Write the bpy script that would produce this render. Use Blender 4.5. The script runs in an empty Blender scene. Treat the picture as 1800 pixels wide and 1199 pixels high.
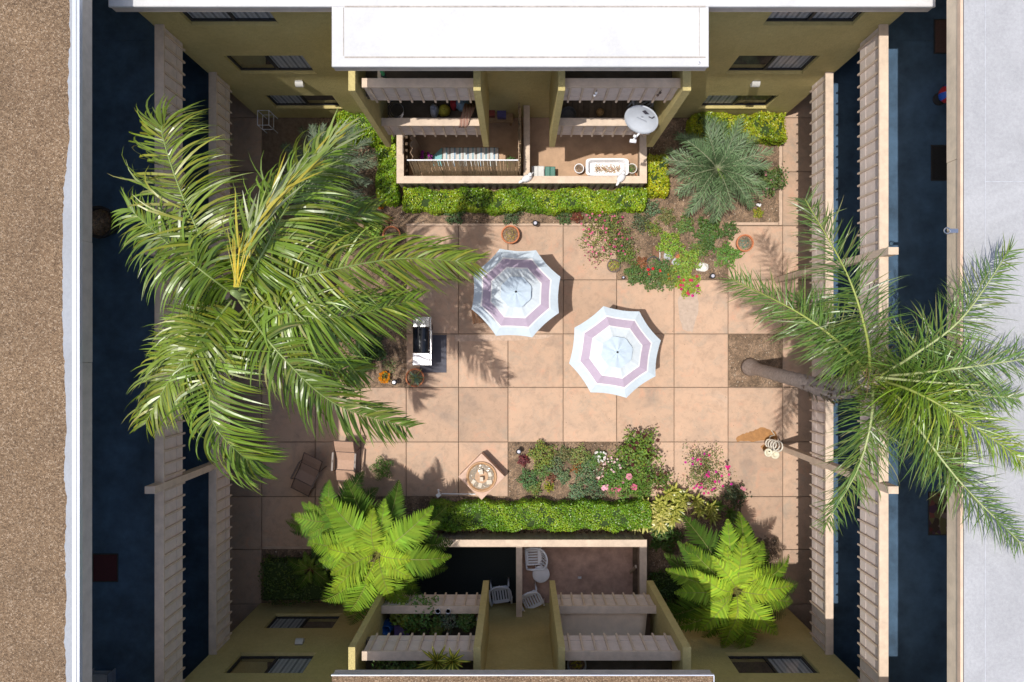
import bpy, math, random
import numpy as np
from mathutils import Vector, Matrix

R = math.radians
rnd = random.Random(7)
nrs = np.random.RandomState(11)
scene = bpy.context.scene
COL = scene.collection

# ------------------------------------------------------------------ camera
CAM_H, FPX, CX, CY, IW, IH = 21.0, 1260.0, 911.0, 607.0, 1800.0, 1199.0
cam_d = bpy.data.cameras.new("camera")
cam = bpy.data.objects.new("camera", cam_d)
COL.objects.link(cam)
cam.location = (0, 0, CAM_H)
cam.rotation_euler = (0, 0, 0)
cam_d.sensor_width = 36.0
cam_d.lens = 36.0 * FPX / IW
cam_d.shift_x = -(CX - IW / 2) / IW
cam_d.shift_y = (CY - IH / 2) / IW
cam_d.clip_end = 500.0
scene.camera = cam

# ------------------------------------------------------------------ sky and sun
SUN_TX, SUN_TY = 0.252, 0.080            # shadow offset per metre of height
sdir = Vector((-SUN_TX, -SUN_TY, 1.0)).normalized()
elev = math.asin(sdir.z)
world = bpy.data.worlds.new("World")
scene.world = world
world.use_nodes = True
wn = world.node_tree.nodes
wl = world.node_tree.links
bg = wn.get("Background")
sky = wn.new("ShaderNodeTexSky")
sky.sky_type = 'NISHITA'
sky.sun_disc = False
sky.sun_elevation = elev
sky.sun_rotation = math.atan2(sdir.x, sdir.y)
sky.air_density = 1.0
sky.dust_density = 2.5
sky.ozone_density = 0.3
wl.new(sky.outputs[0], bg.inputs[0])
bg.inputs[1].default_value = 0.15
sun_d = bpy.data.lights.new("sun", 'SUN')
sun_d.energy = 3.2
sun_d.angle = R(0.53)
sun_d.color = (1.0, 0.955, 0.89)
sun = bpy.data.objects.new("sun", sun_d)
COL.objects.link(sun)
sun.location = (-20, -7, 60)
sun.rotation_euler = (-sdir).to_track_quat('-Z', 'Y').to_euler()
scene.view_settings.view_transform = 'Standard'
scene.view_settings.look = 'None'
scene.view_settings.exposure = 0.28
scene.view_settings.gamma = 1.0
scene.view_settings.use_curve_mapping = False
scene.cycles.max_bounces = 8
scene.cycles.diffuse_bounces = 4
scene.cycles.transparent_max_bounces = 8
scene.cycles.use_denoising = True


def P(px, py, z=0.0):
    d = CAM_H - z
    return Vector(((px - CX) / FPX * d, -(py - CY) / FPX * d, z))


# ------------------------------------------------------------------ materials
MATS = {}


def new_mat(name):
    m = bpy.data.materials.new(name)
    m.use_nodes = True
    nt = m.node_tree
    return m, nt, nt.nodes.get("Principled BSDF")


def ramp(nt, fac, stops):
    n = nt.nodes.new("ShaderNodeValToRGB")
    el = n.color_ramp.elements
    while len(el) < len(stops):
        el.new(0.5)
    for e, (p, c) in zip(el, stops):
        e.position = p
        e.color = (c[0], c[1], c[2], 1)
    nt.links.new(fac, n.inputs[0])
    return n.outputs[0]


def noise(nt, scale, detail=4, rough=0.55, vec=None, dist=0.0):
    n = nt.nodes.new("ShaderNodeTexNoise")
    n.inputs["Scale"].default_value = scale
    n.inputs["Detail"].default_value = detail
    n.inputs["Roughness"].default_value = rough
    n.inputs["Distortion"].default_value = dist
    if vec is not None:
        nt.links.new(vec, n.inputs["Vector"])
    return n.outputs["Fac"]


def mixc(nt, a, b, fac, mode='MIX'):
    n = nt.nodes.new("ShaderNodeMix")
    n.data_type = 'RGBA'
    n.blend_type = mode
    for s, v in ((n.inputs[6], a), (n.inputs[7], b), (n.inputs[0], fac)):
        if hasattr(v, "is_output"):
            nt.links.new(v, s)
        elif isinstance(v, (int, float)):
            s.default_value = v
        else:
            s.default_value = (v[0], v[1], v[2], 1)
    return n.outputs[2]


def mathn(nt, op, a, b=0.0):
    n = nt.nodes.new("ShaderNodeMath")
    n.operation = op
    for s, v in ((n.inputs[0], a), (n.inputs[1], b)):
        if hasattr(v, "is_output"):
            nt.links.new(v, s)
        else:
            s.default_value = v
    return n.outputs[0]


def bump(nt, bsdf, h, strength=0.3, dist=0.01):
    b = nt.nodes.new("ShaderNodeBump")
    b.inputs["Strength"].default_value = strength
    b.inputs["Distance"].default_value = dist
    nt.links.new(h, b.inputs["Height"])
    nt.links.new(b.outputs[0], bsdf.inputs["Normal"])


def geo_pos(nt):
    return nt.nodes.new("ShaderNodeNewGeometry").outputs["Position"]


def obj_rand(nt):
    return nt.nodes.new("ShaderNodeObjectInfo").outputs["Random"]


def M(name, col, rough=0.7, var=0.12, scale=6.0, bmp=0.0, bscale=60.0, metal=0.0, rand=0.0, spec=0.5):
    """plain paint / wood / stone: base colour broken up by noise, optional bump"""
    if name in MATS:
        return MATS[name]
    m, nt, b = new_mat(name)
    pos = geo_pos(nt)
    f = noise(nt, scale, 6, 0.65, pos)
    lo = [c * (1 - var) for c in col]
    hi = [min(1, c * (1 + var)) for c in col]
    c = ramp(nt, f, [(0.3, lo), (0.7, hi)])
    if rand:
        v = mathn(nt, 'ADD', mathn(nt, 'MULTIPLY', obj_rand(nt), rand), 1 - rand / 2)
        n = nt.nodes.new("ShaderNodeVectorMath")
        n.operation = 'SCALE'
        nt.links.new(c, n.inputs[0])
        nt.links.new(v, n.inputs["Scale"])
        c = n.outputs[0]
    nt.links.new(c, b.inputs["Base Color"])
    b.inputs["Roughness"].default_value = rough
    b.inputs["Metallic"].default_value = metal
    b.inputs["Specular IOR Level"].default_value = spec
    if bmp:
        bump(nt, b, noise(nt, bscale, 5, 0.7, pos), bmp, 0.01)
    MATS[name] = m
    return m


def leaf_mat(name, rough=0.4, trans=0.3, spec=0.5, tint=(1.25, 1.3, 0.55)):
    if name in MATS:
        return MATS[name]
    m, nt, b = new_mat(name)
    a = nt.nodes.new("ShaderNodeAttribute")
    a.attribute_name = "Col"
    v = mathn(nt, 'ADD', mathn(nt, 'MULTIPLY', noise(nt, 35, 3, 0.6, geo_pos(nt)), 0.5), 0.75)
    v = mathn(nt, 'MULTIPLY', v, mathn(nt, 'ADD', mathn(nt, 'MULTIPLY', obj_rand(nt), 0.45), 0.78))
    n = nt.nodes.new("ShaderNodeVectorMath")
    n.operation = 'SCALE'
    nt.links.new(a.outputs["Color"], n.inputs[0])
    nt.links.new(v, n.inputs["Scale"])
    c = n.outputs[0]
    nt.links.new(c, b.inputs["Base Color"])
    b.inputs["Roughness"].default_value = rough
    b.inputs["Specular IOR Level"].default_value = spec
    t = nt.nodes.new("ShaderNodeBsdfTranslucent")
    tc = mixc(nt, c, tint, 1.0, 'MULTIPLY')
    nt.links.new(tc, t.inputs[0])
    mx = nt.nodes.new("ShaderNodeMixShader")
    mx.inputs[0].default_value = trans
    nt.links.new(b.outputs[0], mx.inputs[1])
    nt.links.new(t.outputs[0], mx.inputs[2])
    nt.links.new(mx.outputs[0], nt.nodes["Material Output"].inputs[0])
    MATS[name] = m
    return m


def concrete_mat():
    m, nt, b = new_mat("pink_concrete")
    off = nt.nodes.new("ShaderNodeVectorMath")
    off.operation = 'ADD'
    nt.links.new(geo_pos(nt), off.inputs[0])
    nt.links.new(mathn(nt, 'MULTIPLY', obj_rand(nt), 37.0), off.inputs[1])
    pos = off.outputs[0]
    big = noise(nt, 0.9, 6, 0.62, pos, 0.6)
    c = ramp(nt, big, [(0.28, (0.38, 0.28, 0.215)), (0.45, (0.51, 0.355, 0.255)), (0.6, (0.55, 0.375, 0.265)), (0.8, (0.53, 0.395, 0.305))])
    mid = noise(nt, 4.0, 9, 0.78, pos, 0.5)
    c = mixc(nt, c, ramp(nt, mid, [(0.3, (0.62, 0.64, 0.65)), (0.52, (1, 1, 1)), (0.8, (1.04, 1.0, 0.97))]), 0.65, 'MULTIPLY')
    w = noise(nt, 1.3, 8, 0.82, pos, 1.4)
    c = mixc(nt, c, (0.36, 0.31, 0.25), ramp(nt, w, [(0.52, (0, 0, 0)), (0.68, (0.62,) * 3)]))
    c = mixc(nt, c, (0.60, 0.335, 0.225), ramp(nt, noise(nt, 2.3, 5, 0.7, pos, 0.8), [(0.55, (0, 0, 0)), (0.72, (0.6,) * 3)]))
    sp = noise(nt, 42.0, 3, 0.6, pos)
    c = mixc(nt, c, (0.28, 0.2, 0.14), ramp(nt, sp, [(0.68, (0, 0, 0)), (0.76, (0.55,) * 3)]))
    gr = noise(nt, 160.0, 2, 0.5, pos)
    c = mixc(nt, c, ramp(nt, gr, [(0.3, (0.86,) * 3), (0.7, (1.08,) * 3)]), 0.8, 'MULTIPLY')
    # grime gathered unevenly along the slab edges
    tcg = nt.nodes.new("ShaderNodeTexCoord").outputs["Generated"]
    sg = nt.nodes.new("ShaderNodeSeparateXYZ")
    nt.links.new(tcg, sg.inputs[0])
    ex = mathn(nt, 'ABSOLUTE', mathn(nt, 'SUBTRACT', sg.outputs[0], 0.5))
    ey = mathn(nt, 'ABSOLUTE', mathn(nt, 'SUBTRACT', sg.outputs[1], 0.5))
    em = mathn(nt, 'ADD', mathn(nt, 'MAXIMUM', ex, ey), mathn(nt, 'MULTIPLY', mathn(nt, 'SUBTRACT', noise(nt, 6, 6, 0.7, pos), 0.5), 0.16))
    c = mixc(nt, c, (0.30, 0.235, 0.17), ramp(nt, em, [(0.465, (0, 0, 0)), (0.54, (0.35,) * 3)]))
    v = mathn(nt, 'ADD', mathn(nt, 'MULTIPLY', obj_rand(nt), 0.22), 0.87)
    n = nt.nodes.new("ShaderNodeVectorMath")
    n.operation = 'SCALE'
    nt.links.new(c, n.inputs[0])
    nt.links.new(v, n.inputs["Scale"])
    nt.links.new(n.outputs[0], b.inputs["Base Color"])
    b.inputs["Roughness"].default_value = 0.85
    b.inputs["Specular IOR Level"].default_value = 0.25
    bump(nt, b, gr, 0.25, 0.004)
    return m


def soil_mat():
    m, nt, b = new_mat("garden_soil")
    pos = geo_pos(nt)
    c = ramp(nt, noise(nt, 2.2, 8, 0.7, pos, 0.4), [(0.3, (0.10, 0.07, 0.046)), (0.5, (0.215, 0.15, 0.10)), (0.7, (0.34, 0.245, 0.17))])
    ch = nt.nodes.new("ShaderNodeTexVoronoi")
    ch.inputs["Scale"].default_value = 26
    nt.links.new(pos, ch.inputs["Vector"])
    c = mixc(nt, c, ramp(nt, ch.outputs["Color"], [(0.2, (0.55,) * 3), (0.85, (1.5, 1.4, 1.3))]), 0.7, 'MULTIPLY')
    nt.links.new(c, b.inputs["Base Color"])
    b.inputs["Roughness"].default_value = 0.95
    bump(nt, b, ch.outputs["Distance"], 0.8, 0.03)
    return m


def gravel_mat():
    m, nt, b = new_mat("roof_gravel")
    pos = geo_pos(nt)
    v = nt.nodes.new("ShaderNodeTexVoronoi")
    v.inputs["Scale"].default_value = 46
    nt.links.new(pos, v.inputs["Vector"])
    sep = nt.nodes.new("ShaderNodeSeparateColor")
    nt.links.new(v.outputs["Color"], sep.inputs[0])
    c = ramp(nt, sep.outputs[0], [(0.0, (0.13, 0.08, 0.043)), (0.3, (0.20, 0.125, 0.068)), (0.6, (0.245, 0.158, 0.088)), (0.85, (0.29, 0.195, 0.115)), (1.0, (0.42, 0.31, 0.21))])
    c = mixc(nt, c, ramp(nt, noise(nt, 0.8, 5, 0.6, pos), [(0.3, (0.82,) * 3), (0.7, (1.1,) * 3)]), 1.0, 'MULTIPLY')
    nt.links.new(c, b.inputs["Base Color"])
    b.inputs["Roughness"].default_value = 0.9
    bump(nt, b, v.outputs["Distance"], 0.9, 0.03)
    return m


def roof_coat_mat(name, col, grain=0.1, stain=0.12, bs=0.3):
    m, nt, b = new_mat(name)
    pos = geo_pos(nt)
    c = mixc(nt, col, ramp(nt, noise(nt, 22, 6, 0.75, pos), [(0.3, (1 - grain,) * 3), (0.7, (1 + grain * 0.4,) * 3)]), 1.0, 'MULTIPLY')
    c = mixc(nt, c, ramp(nt, noise(nt, 0.7, 6, 0.7, pos, 0.7), [(0.35, (1 - stain,) * 3), (0.65, (1, 1, 1))]), 1.0, 'MULTIPLY')
    sp = noise(nt, 13.0, 2, 0.5, pos)
    c = mixc(nt, c, (0.3, 0.27, 0.25), ramp(nt, sp, [(0.76, (0, 0, 0)), (0.8, (0.4,) * 3)]))
    nt.links.new(c, b.inputs["Base Color"])
    b.inputs["Roughness"].default_value = 0.8
    bump(nt, b, noise(nt, 60, 5, 0.7, pos), bs, 0.01)
    return m


def stucco_mat():
    m, nt, b = new_mat("yellow_stucco")
    pos = geo_pos(nt)
    c = ramp(nt, noise(nt, 1.1, 7, 0.65, pos, 0.3), [(0.3, (0.50, 0.41, 0.165)), (0.7, (0.60, 0.50, 0.215))])
    c = mixc(nt, c, ramp(nt, noise(nt, 9, 5, 0.7, pos), [(0.3, (0.86,) * 3), (0.65, (1.05,) * 3)]), 0.8, 'MULTIPLY')
    nt.links.new(c, b.inputs["Base Color"])
    b.inputs["Roughness"].default_value = 0.9
    bump(nt, b, noise(nt, 22, 6, 0.7, pos), 0.9, 0.03)
    return m


def stripe_mat(name, cols, scale, axis=0):
    m, nt, b = new_mat(name)
    tc = nt.nodes.new("ShaderNodeTexCoord").outputs["Object"]
    sep = nt.nodes.new("ShaderNodeSeparateXYZ")
    nt.links.new(tc, sep.inputs[0])
    f = mathn(nt, 'FRACT', mathn(nt, 'MULTIPLY', sep.outputs[axis], scale))
    n = nt.nodes.new("ShaderNodeValToRGB")
    n.color_ramp.interpolation = 'CONSTANT'
    el = n.color_ramp.elements
    while len(el) < len(cols):
        el.new(0.5)
    for i, e in enumerate(el):
        e.position = i / len(cols)
        e.color = (*cols[i], 1)
    nt.links.new(f, n.inputs[0])
    c = mixc(nt, n.outputs[0], ramp(nt, noise(nt, 30, 3), [(0.3, (0.85,) * 3), (0.7, (1.05,) * 3)]), 1.0, 'MULTIPLY')
    nt.links.new(c, b.inputs["Base Color"])
    b.inputs["Roughness"].default_value = 0.85
    return m


def pattern_mat(name, cols, scale):
    m, nt, b = new_mat(name)
    v = nt.nodes.new("ShaderNodeTexVoronoi")
    v.inputs["Scale"].default_value = scale
    nt.links.new(geo_pos(nt), v.inputs["Vector"])
    sep = nt.nodes.new("ShaderNodeSeparateColor")
    nt.links.new(v.outputs["Color"], sep.inputs[0])
    n = nt.nodes.new("ShaderNodeValToRGB")
    n.color_ramp.interpolation = 'CONSTANT'
    el = n.color_ramp.elements
    while len(el) < len(cols):
        el.new(0.5)
    for i, e in enumerate(el):
        e.position = i / len(cols)
        e.color = (*cols[i], 1)
    nt.links.new(sep.outputs[0], n.inputs[0])
    nt.links.new(n.outputs[0], b.inputs["Base Color"])
    b.inputs["Roughness"].default_value = 0.9
    return m


def glass_mat():
    m, nt, b = new_mat("window_glass")
    b.inputs["Base Color"].default_value = (0.03, 0.035, 0.04, 1)
    b.inputs["Roughness"].default_value = 0.04
    b.inputs["Specular IOR Level"].default_value = 0.9
    b.inputs["Alpha"].default_value = 0.18
    return m


m_conc = concrete_mat()
m_soil = soil_mat()
m_gravel = gravel_mat()
m_white_roof = roof_coat_mat("white_roof_coating", (0.60, 0.595, 0.585), 0.07, 0.16, 0.15)
m_grey_roof = roof_coat_mat("pale_grey_roof_coating", (0.405, 0.405, 0.415), 0.16, 0.16, 0.5)
m_strip = roof_coat_mat("white_edge_coating", (0.33, 0.345, 0.37), 0.12, 0.12, 0.3)
m_stucco = stucco_mat()
m_glass = glass_mat()
m_wood = M("beige_painted_wood", (0.62, 0.49, 0.375), 0.75, 0.14, 5, 0.25, 40)
m_woodw = M("weathered_beige_wood", (0.42, 0.325, 0.235), 0.8, 0.22, 7, 0.3, 40, rand=0.3)
m_panel = M("mauve_plywood_panel", (0.70, 0.595, 0.53), 0.8, 0.10, 4, 0.15, 40)
m_fascia_w = M("tan_fascia_board", (0.70, 0.57, 0.42), 0.75, 0.16, 3, 0.2, 30)
m_flash = M("blue_grey_metal_flashing", (0.50, 0.53, 0.60), 0.4, 0.08, 3, metal=0.3)
m_deck = M("navy_deck_coating", (0.052, 0.10, 0.165), 0.85, 0.4, 1.6, 0.3, 120)
m_brown_deck = M("brown_deck_board", (0.17, 0.125, 0.09), 0.8, 0.2, 9, 0.3, 40, rand=0.35)
m_dark_deck = M("dark_balcony_floor", (0.10, 0.085, 0.07), 0.85, 0.2, 5)
m_tan_deck = M("tan_balcony_floor", (0.42, 0.29, 0.21), 0.85, 0.10, 3, 0.2, 60)
m_patio = M("brown_patio_concrete", (0.46, 0.30, 0.19), 0.85, 0.2, 2.2, 0.2, 90)
m_patio_s = M("red_brown_patio_concrete", (0.50, 0.325, 0.25), 0.85, 0.32, 2.6, 0.25, 90)
m_carpet = M("black_green_carpet", (0.012, 0.018, 0.018), 0.95, 0.3, 30, 0.4, 200)
m_joint = M("dark_joint_fill", (0.17, 0.12, 0.08), 0.95, 0.3, 8)
m_blkframe = M("dark_window_frame", (0.025, 0.025, 0.028), 0.5, 0.1, 5)
m_curtain = stripe_mat("pale_vertical_blind", [(0.80, 0.82, 0.86), (0.6, 0.62, 0.66), (0.8, 0.82, 0.86), (0.34, 0.36, 0.4)], 4.5)
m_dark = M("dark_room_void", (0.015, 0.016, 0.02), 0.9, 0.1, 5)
m_white = M("white_plastic", (0.84, 0.84, 0.86), 0.45, 0.05, 5)
m_offwhite = M("off_white_ceramic", (0.72, 0.70, 0.66), 0.4, 0.06, 5)
m_terra = M("terracotta", (0.48, 0.17, 0.075), 0.85, 0.2, 12, 0.2, 60)
m_metal = M("steel", (0.6, 0.6, 0.62), 0.25, 0.05, 5, metal=1.0)
m_black = M("black_enamel", (0.012, 0.015, 0.022), 0.12, 0.1, 5)
m_blackm = M("black_metal", (0.03, 0.03, 0.032), 0.5, 0.1, 5)
m_trunk = M("grey_palm_bark", (0.33, 0.27, 0.235), 0.9, 0.3, 14, 0.7, 35)
m_stem = M("brown_stem", (0.12, 0.08, 0.045), 0.9, 0.3, 20)
m_rachis = M("pale_green_rachis", (0.36, 0.40, 0.17), 0.5, 0.15, 12)
m_rachis_g = M("green_rachis", (0.22, 0.28, 0.08), 0.5, 0.15, 12)
m_rachis_y = M("yellow_green_rachis", (0.28, 0.32, 0.07), 0.5, 0.2, 12)
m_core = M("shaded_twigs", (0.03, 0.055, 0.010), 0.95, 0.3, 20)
m_reed = M("tan_reed", (0.36, 0.26, 0.15), 0.85, 0.3, 25, 0.3, 60, rand=0.6)
m_stone = M("pale_sandstone", (0.62, 0.55, 0.45), 0.8, 0.15, 10, 0.3, 50)
m_pinkstone = M("pink_cast_stone", (0.58, 0.40, 0.31), 0.8, 0.15, 7, 0.3, 60)
m_sling = M("tan_sling_fabric", (0.46, 0.29, 0.205), 0.7, 0.08, 20, 0.2, 150)
m_bronze = M("bronze_chair_frame", (0.10, 0.065, 0.05), 0.45, 0.1, 5)
m_leaf = leaf_mat("leaf_soft", 0.5, 0.18, 0.35)
m_leafg = leaf_mat("leaf_glossy", 0.33, 0.15, 0.5)
m_fern = leaf_mat("fern_leaf", 0.7, 0.12, 0.12, (1.25, 1.25, 0.4))
m_petal = leaf_mat("petal", 0.6, 0.3, 0.2, (1.1, 1.0, 1.0))

# ------------------------------------------------------------------ mesh helpers


class MB:
    def __init__(s):
        s.v, s.f, s.m = [], [], []

    def add(s, verts, faces, m=0):
        o = len(s.v)
        s.v += [tuple(v) for v in verts]
        s.f += [tuple(i + o for i in f) for f in faces]
        s.m += [m] * len(faces)
        return s

    def box(s, x0, x1, y0, y1, z0, z1, m=0, rz=0.0, c=None):
        vs = [(x, y, z) for z in (z0, z1) for y in (y0, y1) for x in (x0, x1)]
        if rz:
            c = c or ((x0 + x1) / 2, (y0 + y1) / 2)
            ca, sa = math.cos(rz), math.sin(rz)
            vs = [(c[0] + (x - c[0]) * ca - (y - c[1]) * sa, c[1] + (x - c[0]) * sa + (y - c[1]) * ca, z) for x, y, z in vs]
        return s.add(vs, [(0, 2, 3, 1), (4, 5, 7, 6), (0, 1, 5, 4), (2, 6, 7, 3), (0, 4, 6, 2), (1, 3, 7, 5)], m)

    def bevbox(s, x0, x1, y0, y1, z0, z1, b=0.02, m=0):
        """box with its top edges chamfered"""
        vs = [(x0, y0, z0), (x1, y0, z0), (x1, y1, z0), (x0, y1, z0), (x0, y0, z1 - b), (x1, y0, z1 - b), (x1, y1, z1 - b), (x0, y1, z1 - b),
              (x0 + b, y0 + b, z1), (x1 - b, y0 + b, z1), (x1 - b, y1 - b, z1), (x0 + b, y1 - b, z1)]
        fs = [(3, 2, 1, 0)] + [(i, (i + 1) % 4, 4 + (i + 1) % 4, 4 + i) for i in range(4)] + [(4 + i, 4 + (i + 1) % 4, 8 + (i + 1) % 4, 8 + i) for i in range(4)] + [(8, 9, 10, 11)]
        return s.add(vs, fs, m)

    def tube(s, pts, rad, seg=8, m=0, cap=True):
        pts = [Vector(p) for p in pts]
        n = len(pts)
        rad = rad if isinstance(rad, (list, tuple)) else [rad] * n
        vs, fs = [], []
        u = None
        for i, p in enumerate(pts):
            t = (pts[min(i + 1, n - 1)] - pts[max(i - 1, 0)])
            t = t.normalized() if t.length > 1e-9 else Vector((0, 0, 1))
            if u is None:
                u = t.orthogonal().normalized()
            else:
                u = (u - t * u.dot(t))
                u = u.normalized() if u.length > 1e-6 else t.orthogonal().normalized()
            w = t.cross(u)
            for k in range(seg):
                a = 2 * math.pi * k / seg
                vs.append(p + (u * math.cos(a) + w * math.sin(a)) * rad[i])
        for i in range(n - 1):
            for k in range(seg):
                a, b = i * seg + k, i * seg + (k + 1) % seg
                fs.append((a, b, b + seg, a + seg))
        if cap:
            fs.append(tuple(range(seg))[::-1])
            fs.append(tuple(range((n - 1) * seg, n * seg)))
        return s.add(vs, fs, m)

    def lathe(s, prof, seg=20, c=(0, 0, 0), m=0, sx=1.0, sy=1.0):
        vs, fs = [], []
        for r, z in prof:
            for k in range(seg):
                a = 2 * math.pi * k / seg
                vs.append((c[0] + r * math.cos(a) * sx, c[1] + r * math.sin(a) * sy, c[2] + z))
        n = len(prof)
        for i in range(n - 1):
            for k in range(seg):
                a, b = i * seg + k, i * seg + (k + 1) % seg
                fs.append((a, b, b + seg, a + seg))
        if prof[0][0] > 1e-6:
            fs.append(tuple(range(seg))[::-1])
        if prof[-1][0] > 1e-6:
            fs.append(tuple(range((n - 1) * seg, n * seg)))
        return s.add(vs, fs, m)

    def torus(s, c, r, t, seg=20, ts=8, m=0, normal=(0, 0, 1), sx=1.0, sy=1.0, a0=0.0, a1=2 * math.pi):
        q = Vector((0, 0, 1)).rotation_difference(Vector(normal).normalized())
        pts = []
        full = abs(a1 - a0 - 2 * math.pi) < 1e-6
        for k in range(seg + 1):
            a = a0 + (a1 - a0) * k / seg
            pts.append(Vector(c) + q @ Vector((r * math.cos(a) * sx, r * math.sin(a) * sy, 0)))
        return s.tube(pts, t, ts, m, cap=not full)

    def mesh(s, name, mats, smooth=False):
        me = bpy.data.meshes.new(name)
        me.from_pydata(s.v, [], s.f)
        for mt in (mats if isinstance(mats, (list, tuple)) else [mats]):
            me.materials.append(mt)
        if any(s.m):
            me.polygons.foreach_set("material_index", s.m)
        if smooth:
            me.polygons.foreach_set("use_smooth", [True] * len(s.f))
        me.update()
        return me

    def build(s, name, mats, parent=None, world=True, smooth=False, loc=None):
        if parent is not None and world:
            o = abs_loc(parent)
            s.v = [(x - o[0], y - o[1], z - o[2]) for x, y, z in s.v]
        return link(name, s.mesh(name, mats, smooth), parent, loc)


def abs_loc(o):
    v = Vector((0, 0, 0))
    while o is not None:
        v += Vector(o.location)
        o = o.parent
    return v


def link(name, data, parent=None, loc=None, rot=None, scale=None):
    o = bpy.data.objects.new(name, data)
    COL.objects.link(o)
    if parent is not None:
        o.parent = parent
    if loc is not None:
        o.location = loc
    if rot is not None:
        o.rotation_euler = rot
    if scale is not None:
        o.scale = scale if hasattr(scale, "__len__") else (scale,) * 3
    return o


def tag(o, label, cat, group=None):
    o["label"] = label
    o["category"] = cat
    if group:
        o["group"] = group
    return o


def thing(name, label, cat, loc=(0, 0, 0), rz=0.0, group=None):
    o = link(name, None, None, loc, (0, 0, rz))
    o.empty_display_size = 0.2
    return tag(o, label, cat, group)


def struct(o):
    o["kind"] = "structure"
    return o


def stuff(o):
    o["kind"] = "stuff"
    return o


def copy_part(o, parent, loc):
    c = o.copy()
    COL.objects.link(c)
    c.parent = parent
    c.location = loc
    return c


def smooth_by(o, deg=40):
    me = o.data
    me.polygons.foreach_set("use_smooth", [True] * len(me.polygons))
    try:
        me.set_sharp_from_angle(angle=R(deg))
    except Exception:
        pass


# ------------------------------------------------------------------ ground, soil, paving
g = MB()
g.add([(-90, -90, -0.14), (90, -90, -0.14), (90, 90, -0.14), (-90, 90, -0.14)], [(0, 1, 2, 3)])
struct(g.build("ground", m_soil))

YN, YS = 6.67, -7.55      # face of the north and south wings (top and bottom of the photograph)
XW, XE = -7.5, 7.6


def soil_bed(px0, px1, py0, py1, amp=0.035, seed=0):
    a, b = P(px0, py1), P(px1, py0)
    nx, ny = max(2, int((b.x - a.x) / 0.11)), max(2, int((b.y - a.y) / 0.11))
    rs = np.random.RandomState(seed)
    vs, fs = [], []
    h = rs.rand(ny + 1, nx + 1)
    for j in range(ny + 1):
        for i in range(nx + 1):
            e = min(i, j, nx - i, ny - j)
            z = -0.035 + (0.0 if e == 0 else (0.03 + amp * h[j, i]))
            vs.append((a.x + (b.x - a.x) * i / nx, a.y + (b.y - a.y) * j / ny, z))
    for j in range(ny):
        for i in range(nx):
            k = j * (nx + 1) + i
            fs.append((k, k + 1, k + nx + 2, k + nx + 1))
    o = MB().add(vs, fs).build("planting_bed", m_soil, smooth=True)
    return struct(o)


BEDS = [(554, 714, 203, 681), (714, 1376, 326, 395), (1139, 1376, 207, 326), (1084, 1280, 395, 491), (1281, 1375, 588, 680), (894, 1143, 778, 873),
        (640, 1300, 873, 940), (462, 690, 960, 1060), (1142, 1374, 940, 1066)]
for i, bd in enumerate(BEDS):
    soil_bed(*bd, seed=i)

base = MB()
a, b = P(330, 1066), P(1500, 203)
base.box(-9.62, 9.62, -14, 14, -0.13, -0.05)
pav = struct(base.build("paving", m_joint))

XS = [330, 460, 554, 634, 714, 806, 893, 990, 1084, 1185, 1280, 1376, 1490]
YS_ = [-110, 15, 110, 207, 302, 397, 492, 587, 681, 777, 873, 966, 1062, 1160, 1260, 1370]
NO = lambda cx, cy: any(x0 < cx < x1 and y0 < cy < y1 for x0, x1, y0, y1 in BEDS)


def slab(px0, px1, py0, py1):
    g0 = 0.008
    p, q = P(px0, py1), P(px1, py0)
    x0, x1, y0, y1 = p.x + g0, q.x - g0, p.y + g0, q.y - g0
    x0, x1 = max(x0, -9.58), min(x1, 9.58)
    dz = rnd.uniform(-0.003, 0.003)
    MB().bevbox(x0, x1, y0, y1, -0.06, dz, 0.007).build("slab", m_conc, pav)


cells = []
for j in range(len(YS_) - 1):
    for i in range(len(XS) - 1):
        x0, x1, y0, y1 = XS[i], XS[i + 1], YS_[j], YS_[j + 1]
        cx, cy = (x0 + x1) / 2, (y0 + y1) / 2
        walk = i == 0 or i == len(XS) - 2
        if walk:
            slab(x0, x1, y0, y1)
        elif 397 <= y0 < 960:
            if y0 == 397 and not (714 <= x0 < 1084 or x0 == 1280 or x0 == 460):
                continue
            if y0 in (492, 587) and 554 <= x0 < 714:
                continue
            if y0 == 587 and x0 == 1280:
                continue
            if y0 == 777 and 893 <= x0 < 1084:
                continue
            if y0 == 777 and x0 == 1084:
                slab(1143, 1185, y0, y1)
                continue
            if y0 == 873 and not (x0 < 634 or x0 == 1280):
                continue
            if y0 == 873 and x0 == 1280:
                slab(1302, 1376, y0, y1)
                continue
            slab(x0, x1, y0, y1)
# pale concrete kerbs along the beds
for (x0, x1, y0, y1) in ((1369, 1375, 207, 396), (1281, 1368, 391, 396), (714, 1084, 393, 397), (462, 634, 960, 965)):
    p, q = P(x0, y1), P(x1, y0)
    struct(MB().bevbox(p.x, q.x, p.y, q.y, -0.05, 0.03, 0.008).build("kerb", M("pale_kerb_concrete", (0.52, 0.38, 0.28), 0.85, 0.15, 6, 0.2, 80)))


# rust and water stains on the slab by the hose, a bare patch of cement: thin flat sheets with ragged outlines
def blob(name, pxs, mat, z=0.005, jit=1.2, parent=None):
    pts = []
    n = len(pxs)
    for i in range(n):
        a0, a1 = pxs[i], pxs[(i + 1) % n]
        for k in range(5):
            t = k / 5
            pts.append(P(a0[0] + (a1[0] - a0[0]) * t + rnd.uniform(-jit, jit), a0[1] + (a1[1] - a0[1]) * t + rnd.uniform(-jit, jit), z))
    return MB().add(pts, [tuple(range(len(pts)))[::-1]]).build(name, mat, parent)


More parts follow.
